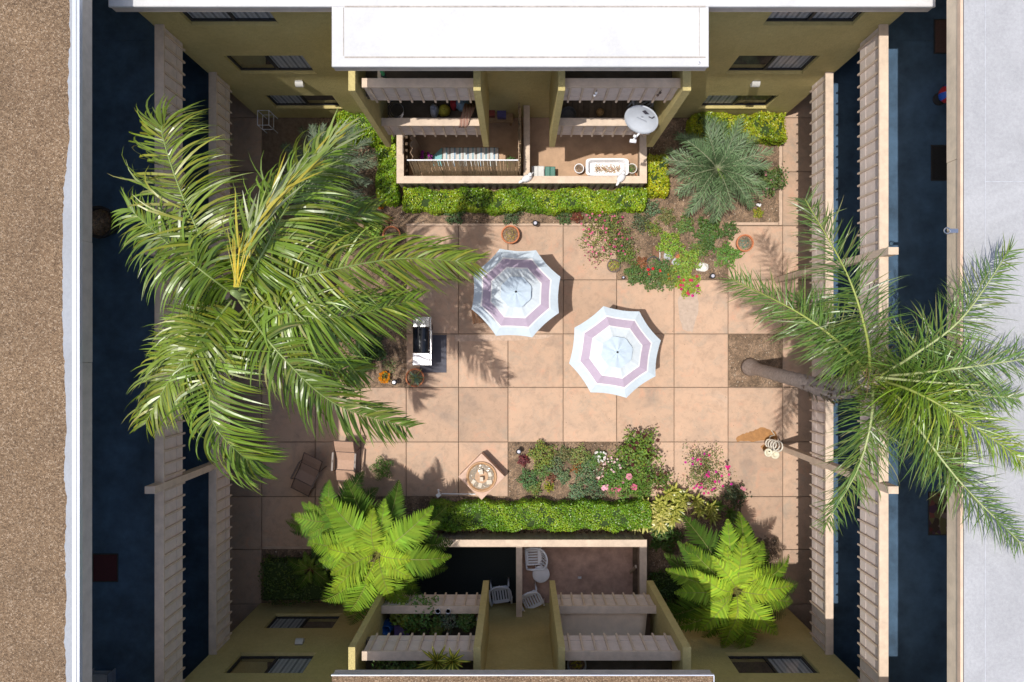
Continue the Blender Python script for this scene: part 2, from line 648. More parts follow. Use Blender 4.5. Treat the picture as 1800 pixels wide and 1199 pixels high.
m_rust = M("wet_rust_stain", (0.33, 0.155, 0.045), 0.5, 0.25, 9)
m_cem = M("bare_cement_patch", (0.46, 0.36, 0.29), 0.9, 0.15, 9, 0.2, 60)
blob("stain", [(1294, 768), (1310, 762), (1325, 756), (1340, 751), (1362, 758), (1368, 774), (1330, 776), (1295, 776)], m_rust, parent=pav)
blob("stain", [(1338, 784), (1350, 780), (1366, 790), (1358, 798), (1346, 800)], m_rust, parent=pav)
blob("stain", [(1190, 530), (1197, 515), (1226, 512), (1228, 545), (1218, 583), (1200, 580)], m_cem, z=0.0045, parent=pav)
blob("stain", [(800, 588), (880, 589), (975, 588), (955, 596), (870, 599), (800, 600)], M("worn_cement_strip", (0.52, 0.38, 0.29), 0.9, 0.2, 9), z=0.0045, parent=pav)

# loose stones, bark chips and fallen leaves on the beds
ch = MB()
for bd in BEDS:
    p, q = P(bd[0], bd[3]), P(bd[1], bd[2])
    n = int((q.x - p.x) * (q.y - p.y) * 110)
    for _ in range(n):
        x, y = rnd.uniform(p.x + .03, q.x - .03), rnd.uniform(p.y + .03, q.y - .03)
        s = rnd.uniform(0.006, 0.022) * (1.6 if rnd.random() < .06 else 1)
        a = rnd.uniform(0, 3.1)
        ca, sa = math.cos(a) * s, math.sin(a) * s
        z = 0.0 + rnd.uniform(0.0, 0.02)
        ch.add([(x - ca, y - sa, z), (x + sa * .7, y - ca * .7, z + s * .3), (x + ca, y + sa, z), (x - sa * .7, y + ca * .7, z + s * .2), (x, y, z + s * .8)],
               [(0, 1, 4), (1, 2, 4), (2, 3, 4), (3, 0, 4)], rnd.choice([0, 1, 1, 2, 2, 3]))
o = ch.build("mulch_chips", [M("chip_brown", (0.20, 0.13, 0.075), 0.9), M("chip_tan", (0.38, 0.27, 0.17), 0.9), M("chip_pale", (0.58, 0.50, 0.40), 0.9), M("chip_dark", (0.08, 0.055, 0.035), 0.9)])
stuff(tag(o, "scattered bark chips and pebbles on the planting bed soil", "mulch"))

# ------------------------------------------------------------------ buildings
ROOF_S, ROOF_N, ROOF_B = 8.8, 8.0, 8.5     # side roofs, end roofs, bay roofs
wing_n = thing("apartment_wing", "yellow stucco apartment wing under the white flat roof at the top", "building", (0, YN, 0))
wing_s = thing("apartment_wing", "yellow stucco apartment wing with gravel bay roof at the bottom", "building", (0, YS, 0))
wing_w = thing("apartment_wing", "apartment wing with tan gravel roof and shaded walkways on the left", "building", (-9.6, 0, 0))
wing_e = thing("apartment_wing", "apartment wing with pale grey roof and sunlit walkway railings on the right", "building", (9.6, 0, 0))


def wall_with_windows(parent, y, sgn, wins, x0, x1, z1):
    """a stucco wall facing the court with real openings; the wall is cut into rectangles round them"""
    xs = sorted(set([x0, x1] + [v for w in wins for v in w[:2]]))
    zs = sorted(set([0.0, z1] + [v for w in wins for v in w[2:]]))
    mb = MB()
    t = 0.22 * sgn
    for i in range(len(xs) - 1):
        k = 0
        while k < len(zs) - 1:
            cx = (xs[i] + xs[i + 1]) / 2
            hole = lambda kk: any(w[0] < cx < w[1] and w[2] < (zs[kk] + zs[kk + 1]) / 2 < w[3] for w in wins)
            if hole(k):
                k += 1
                continue
            k2 = k
            while k2 + 1 < len(zs) - 1 and not hole(k2 + 1):
                k2 += 1
            mb.box(xs[i], xs[i + 1], min(y, y + t), max(y, y + t), zs[k], zs[k2 + 1])
            k = k2 + 1
    mb.build("wall", m_stucco, parent)
    # returns and far walls of the wing
    MB().box(x0, x0 + 0.2, min(y + t, y + 6 * sgn), max(y + t, y + 6 * sgn), 0, z1).build("side_wall", m_stucco, parent)
    MB().box(x1 - 0.2, x1, min(y + t, y + 6 * sgn), max(y + t, y + 6 * sgn), 0, z1).build("side_wall", m_stucco, parent)
    for n, w in enumerate(wins):
        wx0, wx1, wz0, wz1 = w
        yy = y + 0.07 * sgn
        ya, yb = min(yy, yy + .05 * sgn), max(yy, yy + .05 * sgn)
        f = MB()
        f.box(wx0, wx1, ya, yb, wz0, wz0 + .05).box(wx0, wx1, ya, yb, wz1 - .05, wz1)
        f.box(wx0, wx0 + .05, ya, yb, wz0 + .05, wz1 - .05).box(wx1 - .05, wx1, ya, yb, wz0 + .05, wz1 - .05)
        xm = (wx0 + wx1) / 2
        f.box(xm - .03, xm + .03, ya, yb, wz0 + .05, wz1 - .05)
        fo = f.build("window", m_blkframe, parent)
        for (u0, u1, off) in ((wx0 + .05, xm - .03, 0.02), (xm + .03, wx1 - .05, 0.035)):
            yp = y + (0.07 + off) * sgn
            MB().box(u0, u1, min(yp, yp + .006 * sgn), max(yp, yp + .006 * sgn), wz0 + .05, wz1 - .05).build("pane", m_glass, fo)
        yc = y + 0.118 * sgn
        half = n % 3
        cu0, cu1 = (wx0 + .02, xm) if half == 0 else ((xm, wx1 - .02) if half == 1 else (wx0 + .02, wx1 - .02))
        MB().box(cu0, cu1, min(yc, yc + .01 * sgn), max(yc, yc + .01 * sgn), wz0, wz1).build("blind", m_curtain, fo)
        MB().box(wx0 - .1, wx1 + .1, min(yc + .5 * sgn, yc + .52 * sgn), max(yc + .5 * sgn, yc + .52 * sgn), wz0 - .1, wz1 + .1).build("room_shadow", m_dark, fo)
        MB().box(wx0 - .03, wx1 + .03, min(y - .012 * sgn, y + .069 * sgn), max(y - .012 * sgn, y + .069 * sgn), wz0 - .04, wz0 - .003).build("sill", m_stucco, fo)


WZ = [(0.85, 1.86), (3.42, 4.49), (6.08, 7.14)]
wins_n = [(xa, xb, za, zb) for (xa, xb) in ((-6.8, -4.97), (5.09, 6.96)) for (za, zb) in WZ]
wall_with_windows(wing_n, YN, 1, wins_n, XW - 0.1, 7.73, 7.39)
wall_with_windows(wing_s, YS, -1, wins_n, XW - 0.05, 7.73, 7.39)


def roof_box(parent, x0, x1, y0, y1, z0, z1, mtop, mside, lip=0.0):
    MB().bevbox(x0, x1, y0, y1, z1 - 0.06, z1, 0.012).build("roof", mtop, parent)
    MB().box(x0 + .012, x1 - .012, y0 + .012, y1 - .012, z0, z1 - 0.063).build("fascia", mside, parent)


m_fas_white = M("grey_white_fascia", (0.50, 0.44, 0.39), 0.75, 0.15, 4, 0.2, 30)
YM = 6.31                    # edge of the north main roof
ZR0, ZR1 = 7.40, 7.65
roof_box(wing_n, -7.64, 7.78, YM + .002, 14.0, ZR0, ZR1, m_white_roof, m_fas_white)
YB = 5.19
roof_box(wing_n, -3.475, 3.55, YB, YM, ZR0 + .01, ZR1 + .004, m_white_roof, m_fas_white)
roof_box(wing_s, -7.64, 7.78, -15, -7.0, ZR0, ZR1, m_gravel, m_fas_white)
roof_box(wing_s, -3.475, 3.64, -6.998, -6.14, ZR0 + .01, ZR1 + .004, m_gravel, m_fas_white)
# white metal edge of the south bay roof
e = MB().box(-3.48, 3.645, -6.15, -6.13, ZR1 - .03, ZR1 + .02).box(3.63, 3.65, -6.99, -6.15, ZR1 - .03, ZR1 + .02)
e.build("roof_edge", m_flash, wing_s)
# raised membrane seams on the white bay roof, bolts at the corner
m_seam = M("roof_seam", (0.36, 0.32, 0.28), 0.8, 0.3, 14)
for (a0, a1) in (((606, 12), (1240, 10)), ((606, 101), (1240, 99))):
    p, q = P(*a0, ZR1), P(*a1, ZR1)
    MB().box(p.x, q.x, p.y - .013, p.y + .013, ZR1 - .002, ZR1 + .013).build("roof_seam", m_seam, wing_n)
for px in (604, 1229):
    p, q = P(px, 100, ZR1), P(px, 14, ZR1)
    MB().box(p.x - .006, p.x + .006, p.y + .02, q.y, ZR1 - .002, ZR1 + .012).build("roof_seam", m_seam, wing_n)
p = P(1040, 98, ZR1)
MB().lathe([(0.0, 0), (.09, 0), (.09, .006), (0.0, .008)], 16, (p.x, p.y, ZR1)).build("roof_patch", m_white_roof, wing_n)
p = P(1228, 112, ZR1)
MB().lathe([(0.02, 0), (.02, .05), (.0, .055)], 8, (p.x, p.y, ZR1)).build("vent_pipe", m_metal, wing_n)

# side wings: outer wall, roof, fascia, flashing
for s, wg, mt in ((-1, wing_w, m_gravel), (1, wing_e, m_grey_roof)):
    xe = 7.53 if s > 0 else 7.485
    X = lambda v: s * v
    bx = lambda mb, u0, u1, *r: mb.box(min(X(u0), X(u1)), max(X(u0), X(u1)), *r)
    bx(MB(), 9.6, 9.8, -14, 14, 0, 8.4).build("wall", m_stucco, wg)
    bx(MB(), xe + .05, 17, -14, 14, 8.45, 8.745).build("roof_deck", m_fascia_w, wg)
    bx(MB(), xe + .05 if s > 0 else xe + .1, 17, -14, 14, 8.745, 8.80).build("roof", mt, wg)
    # fascia boards in long lengths, butted with a small step
    ys = [-14, -6.1, 3.2, 14] if s > 0 else [-14, -9.3, -.3, 1.8, 14]
    for i in range(len(ys) - 1):
        d = 0.006 * (i % 2)
        bx(MB(), xe + d, xe + .048, ys[i] + .003, ys[i + 1] - .003, 8.40, 8.72).build("fascia_board", m_fascia_w if s > 0 else m_fas_white, wg)
    if s > 0:
        bx(MB(), xe - .012, xe + .035, -14, 14, 8.725, 8.81).build("roof_edge", M("peach_roof_edge", (0.62, 0.45, 0.33), 0.7, 0.12, 4), wg)
        bx(MB(), xe + .036, xe + .049, -14, 14, 8.745, 8.807).build("tar_line", m_blackm, wg)
    else:
        bx(MB(), xe - .02, xe + .02, -14, 14, 8.72, 8.806).build("roof_edge", m_flash, wg)
        bx(MB(), xe + .022, xe + .035, -14, 14, 8.74, 8.802).build("drip_gap", m_blackm, wg)
        bx(MB(), xe + .037, xe + .10, -14, 14, 8.74, 8.812).build("roof_edge", m_flash, wg)
    for zf in (2.65, 5.30):
        bx(MB(), 7.61, 9.6, YS + .002, YN - .002, zf - .22, zf).build("walkway_deck", m_deck, wg)
        bx(MB(), 7.76, 9.6, YN + .002, 14, zf - .22, zf).build("walkway_deck", m_deck, wg)
        bx(MB(), 7.76, 9.6, -14, YS - .002, zf - .22, zf).build("walkway_deck", m_deck, wg)
# white coating with a ragged edge along the gravel roof
edge = [(137, 118), (0, 121), (60, 124), (140, 119), (240, 122), (330, 112), (420, 110), (580, 110), (640, 113), (760, 117), (830, 112), (880, 117), (960, 114), (1060, 117), (1120, 113), (1199, 117)]
ev = []
pp = edge[1:]
Y0, Y1 = 12.0, -12.0
pts = []
n = 260
for i in range(n + 1):
    y = -60 + 1320 * i / n
    j = 0
    while j < len(pp) - 2 and y > pp[j + 1][0]:
        j += 1
    t = min(1, max(0, (y - pp[j][0]) / (pp[j + 1][0] - pp[j][0])))
    x = pp[j][1] + (pp[j + 1][1] - pp[j][1]) * t + rnd.uniform(-.8, .8) + .6 * math.sin(y * 0.11) + .5 * math.sin(y * .26)
    pts.append((P(x, y, 8.806), P(135.5, y, 8.806)))
mb = MB()
mb.add([q for pr in pts for q in pr], [(2 * i, 2 * i + 2, 2 * i + 3, 2 * i + 1) for i in range(n)])
mb.v = [(x, y, 8.806) for x, y, z in mb.v]
mb.build("edge_coating", m_strip, wing_w)
# roll seams of the pale grey roof
m_rseam = M("roof_roll_seam", (0.42, 0.43, 0.46), 0.85, 0.2, 10)
p0 = P(1731, 0, 8.8)
MB().box(p0.x, p0.x + .012, -13, 13, 8.799, 8.805).build("roof_seam", m_rseam, wing_e)
p0 = P(1731, 320, 8.8)
MB().box(p0.x + .013, 16.9, p0.y, p0.y + .012, 8.799, 8.805).build("roof_seam", m_rseam, wing_e)
p0 = P(1700, 921, 8.8)
MB().box(7.66, P(1731, 0, 8.8).x - .002, p0.y, p0.y + .012, 8.799, 8.805).build("roof_seam", m_rseam, wing_e)
p0 = P(1677, 406, 8.81)
lp = thing("roof_hook", "small white metal hook bracket on the edge of the grey roof", "bracket", (p0.x, p0.y, 8.81))
MB().box(-.08, .06, -.035, .035, 0, .02).build("plate", m_metal, lp, False)
MB().torus((-.13, 0, .02), .05, .012, 16, 6).build("ring", m_metal, lp, False)

# ------------------------------------------------------------------ railings
BAL = {}


def railing(parent, axis, face, out, a0, a1, ztop, zbot, n, tilt_end=False, skip=()):
    """axis 'y': the run goes along y and the face looks to -out in x.
    face: coordinate of the court side; out: +1/-1 direction from the court side to the back"""
    def bx(mb, u0, u1, w0, w1, z0, z1):
        w0, w1 = min(w0, w1), max(w0, w1)
        return mb.box(w0, w1, u0, u1, z0, z1) if axis == 'y' else mb.box(u0, u1, w0, w1, z0, z1)
    F = lambda d: face + out * d
    zr = zbot + 0.30
    ro = bx(MB(), a0, a1, F(-.015), F(.175), ztop - .05, ztop).build("railing", m_wood, parent)
    bx(MB(), a0, a1, F(.045), F(.062), zr + .018, ztop - .052).build("panel", m_panel, ro)
    bx(MB(), a0, a1, F(.042), F(.085), zbot + .04, zr).build("rim_board", m_panel, ro)
    h = ztop - .052 - zbot
    key = (axis, round(h, 2))
    if key not in BAL:
        BAL[key] = MB().box(-.02, .02, -.019, .019, 0, h).mesh("baluster", m_wood)
    for i in range(n):
        t = a0 + (a1 - a0) * (i + .5) / n
        if i in skip:
            continue
        w = F(.0195)
        o = link("baluster", BAL[key], ro)
        l = Vector((w, t, zbot) if axis == 'y' else (t, w, zbot)) - abs_loc(ro)
        o.location = l
        o.rotation_euler = (0, rnd.uniform(-.006, .006), 0) if axis == 'y' else (rnd.uniform(-.006, .006), 0, 0)
    return ro


for s, wg in ((-1, wing_w), (1, wing_e)):
    f = 7.51 if s > 0 else -7.375
    for zt in (6.12, 3.52):
        railing(wg, 'y', f, s, YS + .004, YN - .004, zt, zt - 1.0, 52)
    # square posts through all storeys, standing in the rail plane
    for yy in (1.91, -2.93):
        xa, xb = (7.487, 7.693) if s > 0 else (-7.557, -7.352)
        MB().box(xa, xb, yy - .075, yy + .075, 0, 6.5).build("post", m_wood, wg)

# fin walls and balconies of both end wings
FINS = [(-3.48, -3.34), (-.92, -.77), (.82, .96), (3.37, 3.54)]
BAYS = [(-3.338, -.922), (.962, 3.368)]
for sgn, wg, yf, yr, yw in ((1, wing_n, 5.215, 5.37, YN), (-1, wing_s, -6.18, -6.37, YS)):
    for (xa, xb) in FINS:
        MB().box(xa, xb, min(yf, yw), max(yf, yw) - .003, 2.15, 6.32).build("fin_wall", m_stucco, wg)
    for bi, (xa, xb) in enumerate(BAYS):
        for zt in (6.12, 3.52):
            xl = xa + (0.09 if (zt > 5 and bi == 0) else 0.0)
            railing(wg, 'x', yr, sgn, xl, xb, zt, zt - 1.0, 9 if not (zt > 5 and bi == 0) else 9)
            zf = zt - .82
            md = m_dark_deck
            if sgn < 0 and bi == 1 and zt < 5:
                md = m_tan_deck
            if sgn > 0 and bi == 1 and zt < 5:
                dk = MB().box(xa, xb, yr + .09, yw - .003, zf - .2, zf - .03).build("balcony_deck", m_dark_deck, wg)
                nb = 17
                for k in range(nb):
                    u0 = xa + (xb - xa) * k / nb
                    MB().box(u0 + .006, u0 + (xb - xa) / nb - .006, yr + .10, yw - .003, zf - .03, zf).build("board", m_brown_deck, dk)
            else:
                MB().box(xa, xb, min(yr + sgn * .09, yw), max(yr + sgn * .09, yw) - .003, zf - .2, zf).build("balcony_deck", md, wg)


def wall_lamp(x, y, sgn, z, label):
    t = thing("wall_lamp", label, "lamp", (x, y, z), 0, "wall lamps on the stucco")
    MB().box(-.09, .09, min(0, -.02 * sgn), max(0, -.02 * sgn), -.10, .12).build("back_plate", m_metal, t, False)
    a = MB()
    vs = []
    for k in range(7):
        an = math.pi * k / 6
        vs += [(-.10, -sgn * (.025 + .11 * math.sin(an)), .10 * math.cos(an)), (.10, -sgn * (.025 + .11 * math.sin(an)), .10 * math.cos(an))]
    a.add(vs, [(2 * k, 2 * k + 1, 2 * k + 3, 2 * k + 2) for k in range(6)] + [tuple(range(0, 14, 2)), tuple(range(1, 14, 2))])
    smooth_by(a.build("hood", M("grey_lamp_hood", (0.48, 0.47, 0.44), 0.6), t, False))


wall_lamp(6.0, YN, 1, 2.85, "white hooded wall lamp above the window beside the blue green palm")
wall_lamp(-5.53, YN, 1, 2.85, "white hooded wall lamp on the top left stucco wall")
wall_lamp(-5.53, YS, -1, 2.85, "shaded hooded wall lamp on the bottom left stucco wall")

# ------------------------------------------------------------------ patios and their fences
fl = MB().box(-3.2, 3.5, 4.5, YN - .003, -.045, -.004).build("patio_floor", m_patio)
struct(fl)
fl = MB().box(.1, 3.35, -7.547, -5.5, -.045, -.004).build("patio_floor", m_patio_s)
struct(fl)
fl = MB().box(-3.25, .08, -7.547, -5.5, -.045, -.002).build("patio_floor", m_carpet)
struct(fl)


def patio_fence(label, yf, yb, xl, xr, xd, sgn, z=1.1):
    """U-shaped picket fence with a flat cap and a divider; yf: front line, yb: wall"""
    t = thing("patio_fence", label, "fence", ((xl + xr) / 2, yf, 0))
    c = .20
    lo, hi = (yf, yf + c) if sgn > 0 else (yf - c, yf)
    y_in = hi if sgn > 0 else lo
    ya, yb_ = min(y_in, yb), max(y_in, yb)
    MB().box(xl, xr, lo, hi, z - .05, z).build("cap_rail", m_wood, t)
    for (u0, u1) in ((xl, xl + c), (xr - c, xr), (xd, xd + .17)):
        MB().box(u0, u1, ya + .002, yb_ - .004, z - .052, z - .002).build("cap_rail", m_wood, t)
    pk = MB().box(-.055, .055, -.012, .012, 0, z - .06).mesh("picket", m_woodw)
    pk2 = MB().box(-.012, .012, -.055, .055, 0, z - .06).mesh("picket", m_woodw)
    o0 = abs_loc(t)
    n = int((xr - xl) / .195)
    for i in range(n):
        x = xl + .07 + (xr - xl - .14) * i / (n - 1)
        link("picket", pk, t, Vector((x, yf + sgn * .06, 0)) - o0, (0, rnd.uniform(-.01, .01), 0))
    for (xx) in (xl + .06, xr - .06, xd + .085):
        m = int((yb_ - ya) / .195)
        for i in range(m):
            y = ya + .12 + (yb_ - ya - .2) * i / (m - 1)
            link("picket", pk2, t, Vector((xx, y, 0)) - o0)
    # backing boards so that the inside reads as closed
    MB().box(xl + .02, xr - .02, yf + sgn * .076 - .004, yf + sgn * .076 + .004, .12, z - .06).build("backing_board", m_woodw, t)
    for xx in (xl + .085, xr - .085):
        MB().box(xx - .004, xx + .004, ya + .06, yb_ - .05, .12, z - .06).build("backing_board", m_woodw, t)
    return t


patio_fence("beige picket fence round the patio with the satellite dish", 4.50, YN, -3.38, 3.57, .15, 1)
patio_fence("shaded picket fence round the patio with white plastic chairs", -5.40, YS, -3.38, 3.57, -.06, -1)

# ------------------------------------------------------------------ foliage helpers
def set_col(me, cols):
    at = me.color_attributes.new("Col", 'FLOAT_COLOR', 'POINT')
    c = np.ones((len(cols), 4), dtype=np.float32)
    c[:, :3] = cols
    at.data.foreach_set("color", c.ravel())


def leaf_mesh(name, C, N, L, W, col, mat, fold=0.15, droop=0.0):
    """many small leaves, each one folded quad with its own tint"""
    n = len(C)
    N = N / np.linalg.norm(N, axis=1)[:, None]
    rv = nrs.normal(size=(n, 3))
    d = rv - (rv * N).sum(1)[:, None] * N
    d /= np.linalg.norm(d, axis=1)[:, None]
    b = np.cross(N, d)
    L = np.broadcast_to(np.asarray(L, float), (n,))[:, None]
    W = np.broadcast_to(np.asarray(W, float), (n,))[:, None]
    v = np.stack([C - d * L * .5, C + b * W * .5 + N * W * fold, C + d * L * .5 - N * L * droop, C - b * W * .5 + N * W * fold], 1).reshape(-1, 3)
    f = np.arange(n * 4).reshape(-1, 4)
    me = bpy.data.meshes.new(name)
    me.from_pydata(v.tolist(), [], f.tolist())
    set_col(me, np.repeat(col, 4, 0))
    me.materials.append(mat)
    return me


def tint(base, n, var=0.25, hue=0.15):
    base = np.asarray(base, float)
    k = 1 + nrs.uniform(-var, var, (n, 1))
    h = 1 + nrs.uniform(-hue, hue, (n, 3)) * np.array([1.0, .35, .6])
    return np.clip(base * k * h, 0.002, 1)


class Strips:
    """bent tapering strips: palm leaflets, blades, strap leaves"""

    def __init__(s):
        s.v, s.f, s.c = [], [], []

    def strip(s, root, d, n, length, width, grav, col, st=4, tip=0.0, twist=0.0, prof=None, curl=0.0, wind=None):
        d, n = d.normalized(), n.normalized()
        p = root.copy()
        w = d.cross(n).normalized()
        o = len(s.v)
        step = length / st
        prof = prof or [.45, 1.0, .85, .5, tip]
        for i in range(st + 1):
            u = i / st
            k = u * (len(prof) - 1)
            a = int(min(k, len(prof) - 2))
            ww = width * .5 * (prof[a] + (prof[a + 1] - prof[a]) * (k - a))
            s.v += [tuple(p - w * ww), tuple(p + w * ww)]
            cc = col if not curl else tuple(col[q] * (1 - u * curl) + (0.30, .24, .10)[q] * u * curl for q in range(3))
            s.c += [cc, cc]
            if i < st:
                s.f.append((o + 2 * i, o + 2 * i + 1, o + 2 * i + 3, o + 2 * i + 2))
            d = (d + Vector((0, 0, -grav * step * (0.4 + u))) + (wind * (step * (0.3 + 1.2 * u)) if wind is not None else Vector())).normalized()
            if twist:
                w = (w + n * twist * step).normalized()
            w = (w - d * w.dot(d)).normalized()
            p = p + d * step

    def mesh(s, name, mat):
        me = bpy.data.meshes.new(name)
        me.from_pydata(s.v, [], s.f)
        set_col(me, np.array(s.c))
        me.materials.append(mat)
        return me


def bez(pts, n):
    """Catmull-Rom through the control points"""
    p = [Vector(q) for q in pts]
    p = [p[0] * 2 - p[1]] + p + [p[-1] * 2 - p[-2]]
    out = []
    m = len(p) - 3
    for i in range(n + 1):
        t = i / n * m
        k = min(int(t), m - 1)
        u = t - k
        a, b, c, d = p[k:k + 4]
        out.append(.5 * ((2 * b) + (c - a) * u + (2 * a - 5 * b + 4 * c - d) * u * u + (3 * b - a - 3 * c + d) * u ** 3))
    return out


def palm_frond(parent, ctrl, nl, llen, lw, base_col, mat, rmat, rr=0.028, fwd=(.35, .85), grav=1.0, wind=(0, 0, 0), t0=.14, jit=.12, lift=.15, brown=.0, ragged=.1, st=4):
    n = 40
    c = bez(ctrl, n)
    S = Strips()
    wv = Vector(wind)
    for i in range(nl):
        t = t0 + (1 - t0) * (i + .5) / nl
        k = t * n
        a = int(min(k, n - 1))
        root = c[a].lerp(c[a + 1], k - a)
        T = (c[a + 1] - c[a]).normalized()
        side = T.cross(Vector((0, 0, 1))).normalized()
        up = side.cross(T).normalized()
        pr = min(1, (t - t0) / .18 + .35) * (1 - .62 * max(0, (t - .55) / .45) ** 1.6)
        for sg in (-1, 1):
            if rnd.random() < ragged * .3:
                continue
            fw = fwd[0] + (fwd[1] - fwd[0]) * t + rnd.gauss(0, jit)
            d = side * sg * math.cos(fw) + T * math.sin(fw) + up * (lift + rnd.gauss(0, jit * 1.6)) + wv * .25
            L = llen * pr * rnd.uniform(1 - ragged, 1 + ragged * .7)
            k2 = rnd.uniform(.7, 1.35)
            yl = rnd.random()
            cc = tuple(x * k2 * y for x, y in zip(base_col, (1.0 + .35 * (yl > .8), 1, 1)))
            nn = up + T * rnd.gauss(0, .25) + side * rnd.gauss(0, .25)
            S.strip(root, d, nn, L, lw * rnd.uniform(.75, 1.2), grav * rnd.choice((.4, .8, 1.1, 1.5, 2.4)), cc, st, 0.04, rnd.gauss(0, .8), curl=(rnd.random() < brown) * rnd.uniform(.3, .9), wind=wv * rnd.uniform(1.2, 3.0))
    o = abs_loc(parent)
    S.v = [(x - o[0], y - o[1], z - o[2]) for x, y, z in S.v]
    fo = link("frond", S.mesh("frond", mat), parent)
    fo["kind"] = "stuff"
    rs = [rr * (1 - .85 * i / n) + .003 for i in range(n + 1)]
    MB().tube(c, rs, 6).build("rachis", rmat, fo, smooth=True)
    return fo


# ------------------------------------------------------------------ big palm on the left
CP = P(412, 518, 8.5)
base_l = Vector((-4.75, 0.95, 0))
palm = thing("palm_tree", "large glossy drooping palm spreading over the left walkway", "palm tree", base_l)
tr = [base_l + (CP + Vector((0, 0, -.7)) - base_l) * t + Vector((.12 * math.sin(t * 3), 0, 0)) for t in [i / 24 for i in range(25)]]
MB().tube(tr, [.2 - .07 * min(1, i / 20) + .008 * (i % 2) for i in range(25)], 12).build("trunk", m_trunk, palm, smooth=True)
sh = MB().tube([CP + Vector((0, 0, -1.5)), CP + Vector((0, 0, -.6)), CP + Vector((.02, .03, .12))], [.13, .15, .05], 12)
sh.build("crownshaft", M("green_crownshaft", (0.20, 0.27, 0.10), 0.5, 0.2, 6), palm, smooth=True)
GL = (0.125, 0.200, 0.018)
GL2 = (0.165, 0.230, 0.020)


def pz(lst):
    return [P(*q) for q in lst]


left_fronds = [
    ([(410, 515, 8.5), (360, 430, 9.1), (315, 330, 9.0), (285, 235, 8.6), (292, 215, 8.4)], GL2, 1.0, (.75, .05, 0)),
    ([(408, 515, 8.5), (360, 480, 9.0), (300, 432, 9.0), (225, 365, 8.6)], GL, .85, (.05, -.7, 0)),
    ([(420, 512, 8.5), (462, 445, 9.2), (515, 345, 9.0), (585, 245, 8.3)], GL, 1.0, (.75, -.35, 0)),
    ([(425, 520, 8.5), (540, 485, 9.1), (700, 455, 8.3), (835, 462, 7.3)], GL2, .9, (.6, -.35, 0)),
    ([(425, 525, 8.5), (520, 553, 9.0), (610, 555, 8.6), (735, 525, 7.4)], GL, .85, (.45, -.5, 0)),
    ([(420, 528, 8.5), (490, 620, 9.0), (590, 710, 8.3), (720, 752, 7.2)], GL, .8, (.35, -.35, 0)),
    ([(414, 530, 8.5), (378, 640, 9.0), (372, 735, 8.7), (425, 800, 8.0), (455, 810, 7.6)], GL, .85, (.9, -.1, 0)),
    ([(408, 528, 8.5), (350, 600, 9.0), (300, 665, 8.8), (255, 745, 8.2)], GL2, .8, (.2, -.7, 0)),
    ([(425, 528, 8.2), (480, 590, 8.2), (560, 640, 7.6), (640, 655, 6.8)], GL, .8, (.3, -.4, 0)),
    ([(420, 518, 8.0), (490, 470, 8.2), (570, 400, 7.8), (660, 370, 7.0)], GL, .85, (.6, -.4, 0)),
    ([(405, 524, 8.2), (365, 560, 8.4), (325, 600, 8.2), (285, 630, 7.8)], GL, .7, (.2, -.4, 0)),
]
for (cp, colr, ll, wind) in left_fronds:
    palm_frond(palm, pz(cp), 118, ll * 1.15, .044, colr, m_leafg, m_rachis_g, .02, (.12, .8), 1.1, wind, .05, .13, .30, .05, .2, 7)
# the furled young leaf with yellow stalks
S = Strips()
bs = bez(pz([(415, 512, 8.9), (428, 440, 9.6), (480, 352, 9.7), (560, 270, 9.3), (635, 205, 8.8)]), 40)
for i in range(110):
    a = int(rnd.uniform(8, 36))
    T = (bs[a + 1] - bs[a]).normalized()
    cc = rnd.choice([(0.17, .23, .04), (.22, .27, .07), (.24, .27, .13), (.32, .27, .03)])
    S.strip(bs[a] + Vector((rnd.gauss(0, .05), rnd.gauss(0, .05), rnd.gauss(0, .04))), T + Vector((rnd.gauss(0, .22), rnd.gauss(0, .22), rnd.gauss(0, .1))), Vector((rnd.gauss(0, .5), rnd.gauss(0, .5), 1)), rnd.uniform(.4, 1.0), .045, .3, cc, 4, .05)
for i in range(12):
    a0 = Vector(P(416 + rnd.gauss(0, 3), 505, 9.35))
    a1 = P(392 + i * 5 + rnd.random() * 6, 385 + rnd.random() * 45, 9.75)
    S.strip(a0, a1 - a0, Vector((0, 0, 1)), (a1 - a0).length * rnd.uniform(.7, 1.15), .018, .05, rnd.choice([(.55, .40, .02), (.48, .34, .03), (.36, .32, .05)]), 4, .3)
o0 = abs_loc(palm)
S.v = [(x - o0[0], y - o0[1], z - o0[2]) for x, y, z in S.v]
y = stuff(link("young_frond", S.mesh("young_frond", m_leafg), palm))
y["label"] = "furled young leaf with yellow stalks"

# ------------------------------------------------------------------ palm on the right
base_r = P(1318, 645, 0)
CR = P(1532, 662, 8.35)
palm2 = thing("palm_tree", "palm with grey trunk rising from the square bed, fronds over the grey roof", "palm tree", base_r)
ctr = bez([base_r, P(1352, 655, 1.7), P(1402, 668, 3.75), P(1452, 683, 5.4), P(1500, 678, 7.0), CR], 60)
rad = [.17 + .10 * max(0, 1 - i / 5) + .008 * ((i % 3) == 0) + (.06 * max(0, (i - 24) / 20) if i < 46 else .05) for i in range(61)]
trk = MB().tube(ctr, rad, 16).build("trunk", m_trunk, palm2, smooth=True)
MB().lathe([(.25, 0), (.27, .03), (.22, .10), (.19, .16)], 16, tuple(base_r)).build("root_collar", M("pale_root_collar", (0.45, 0.42, 0.38), 0.9, 0.2, 20, 0.4, 50), palm2, smooth=True)
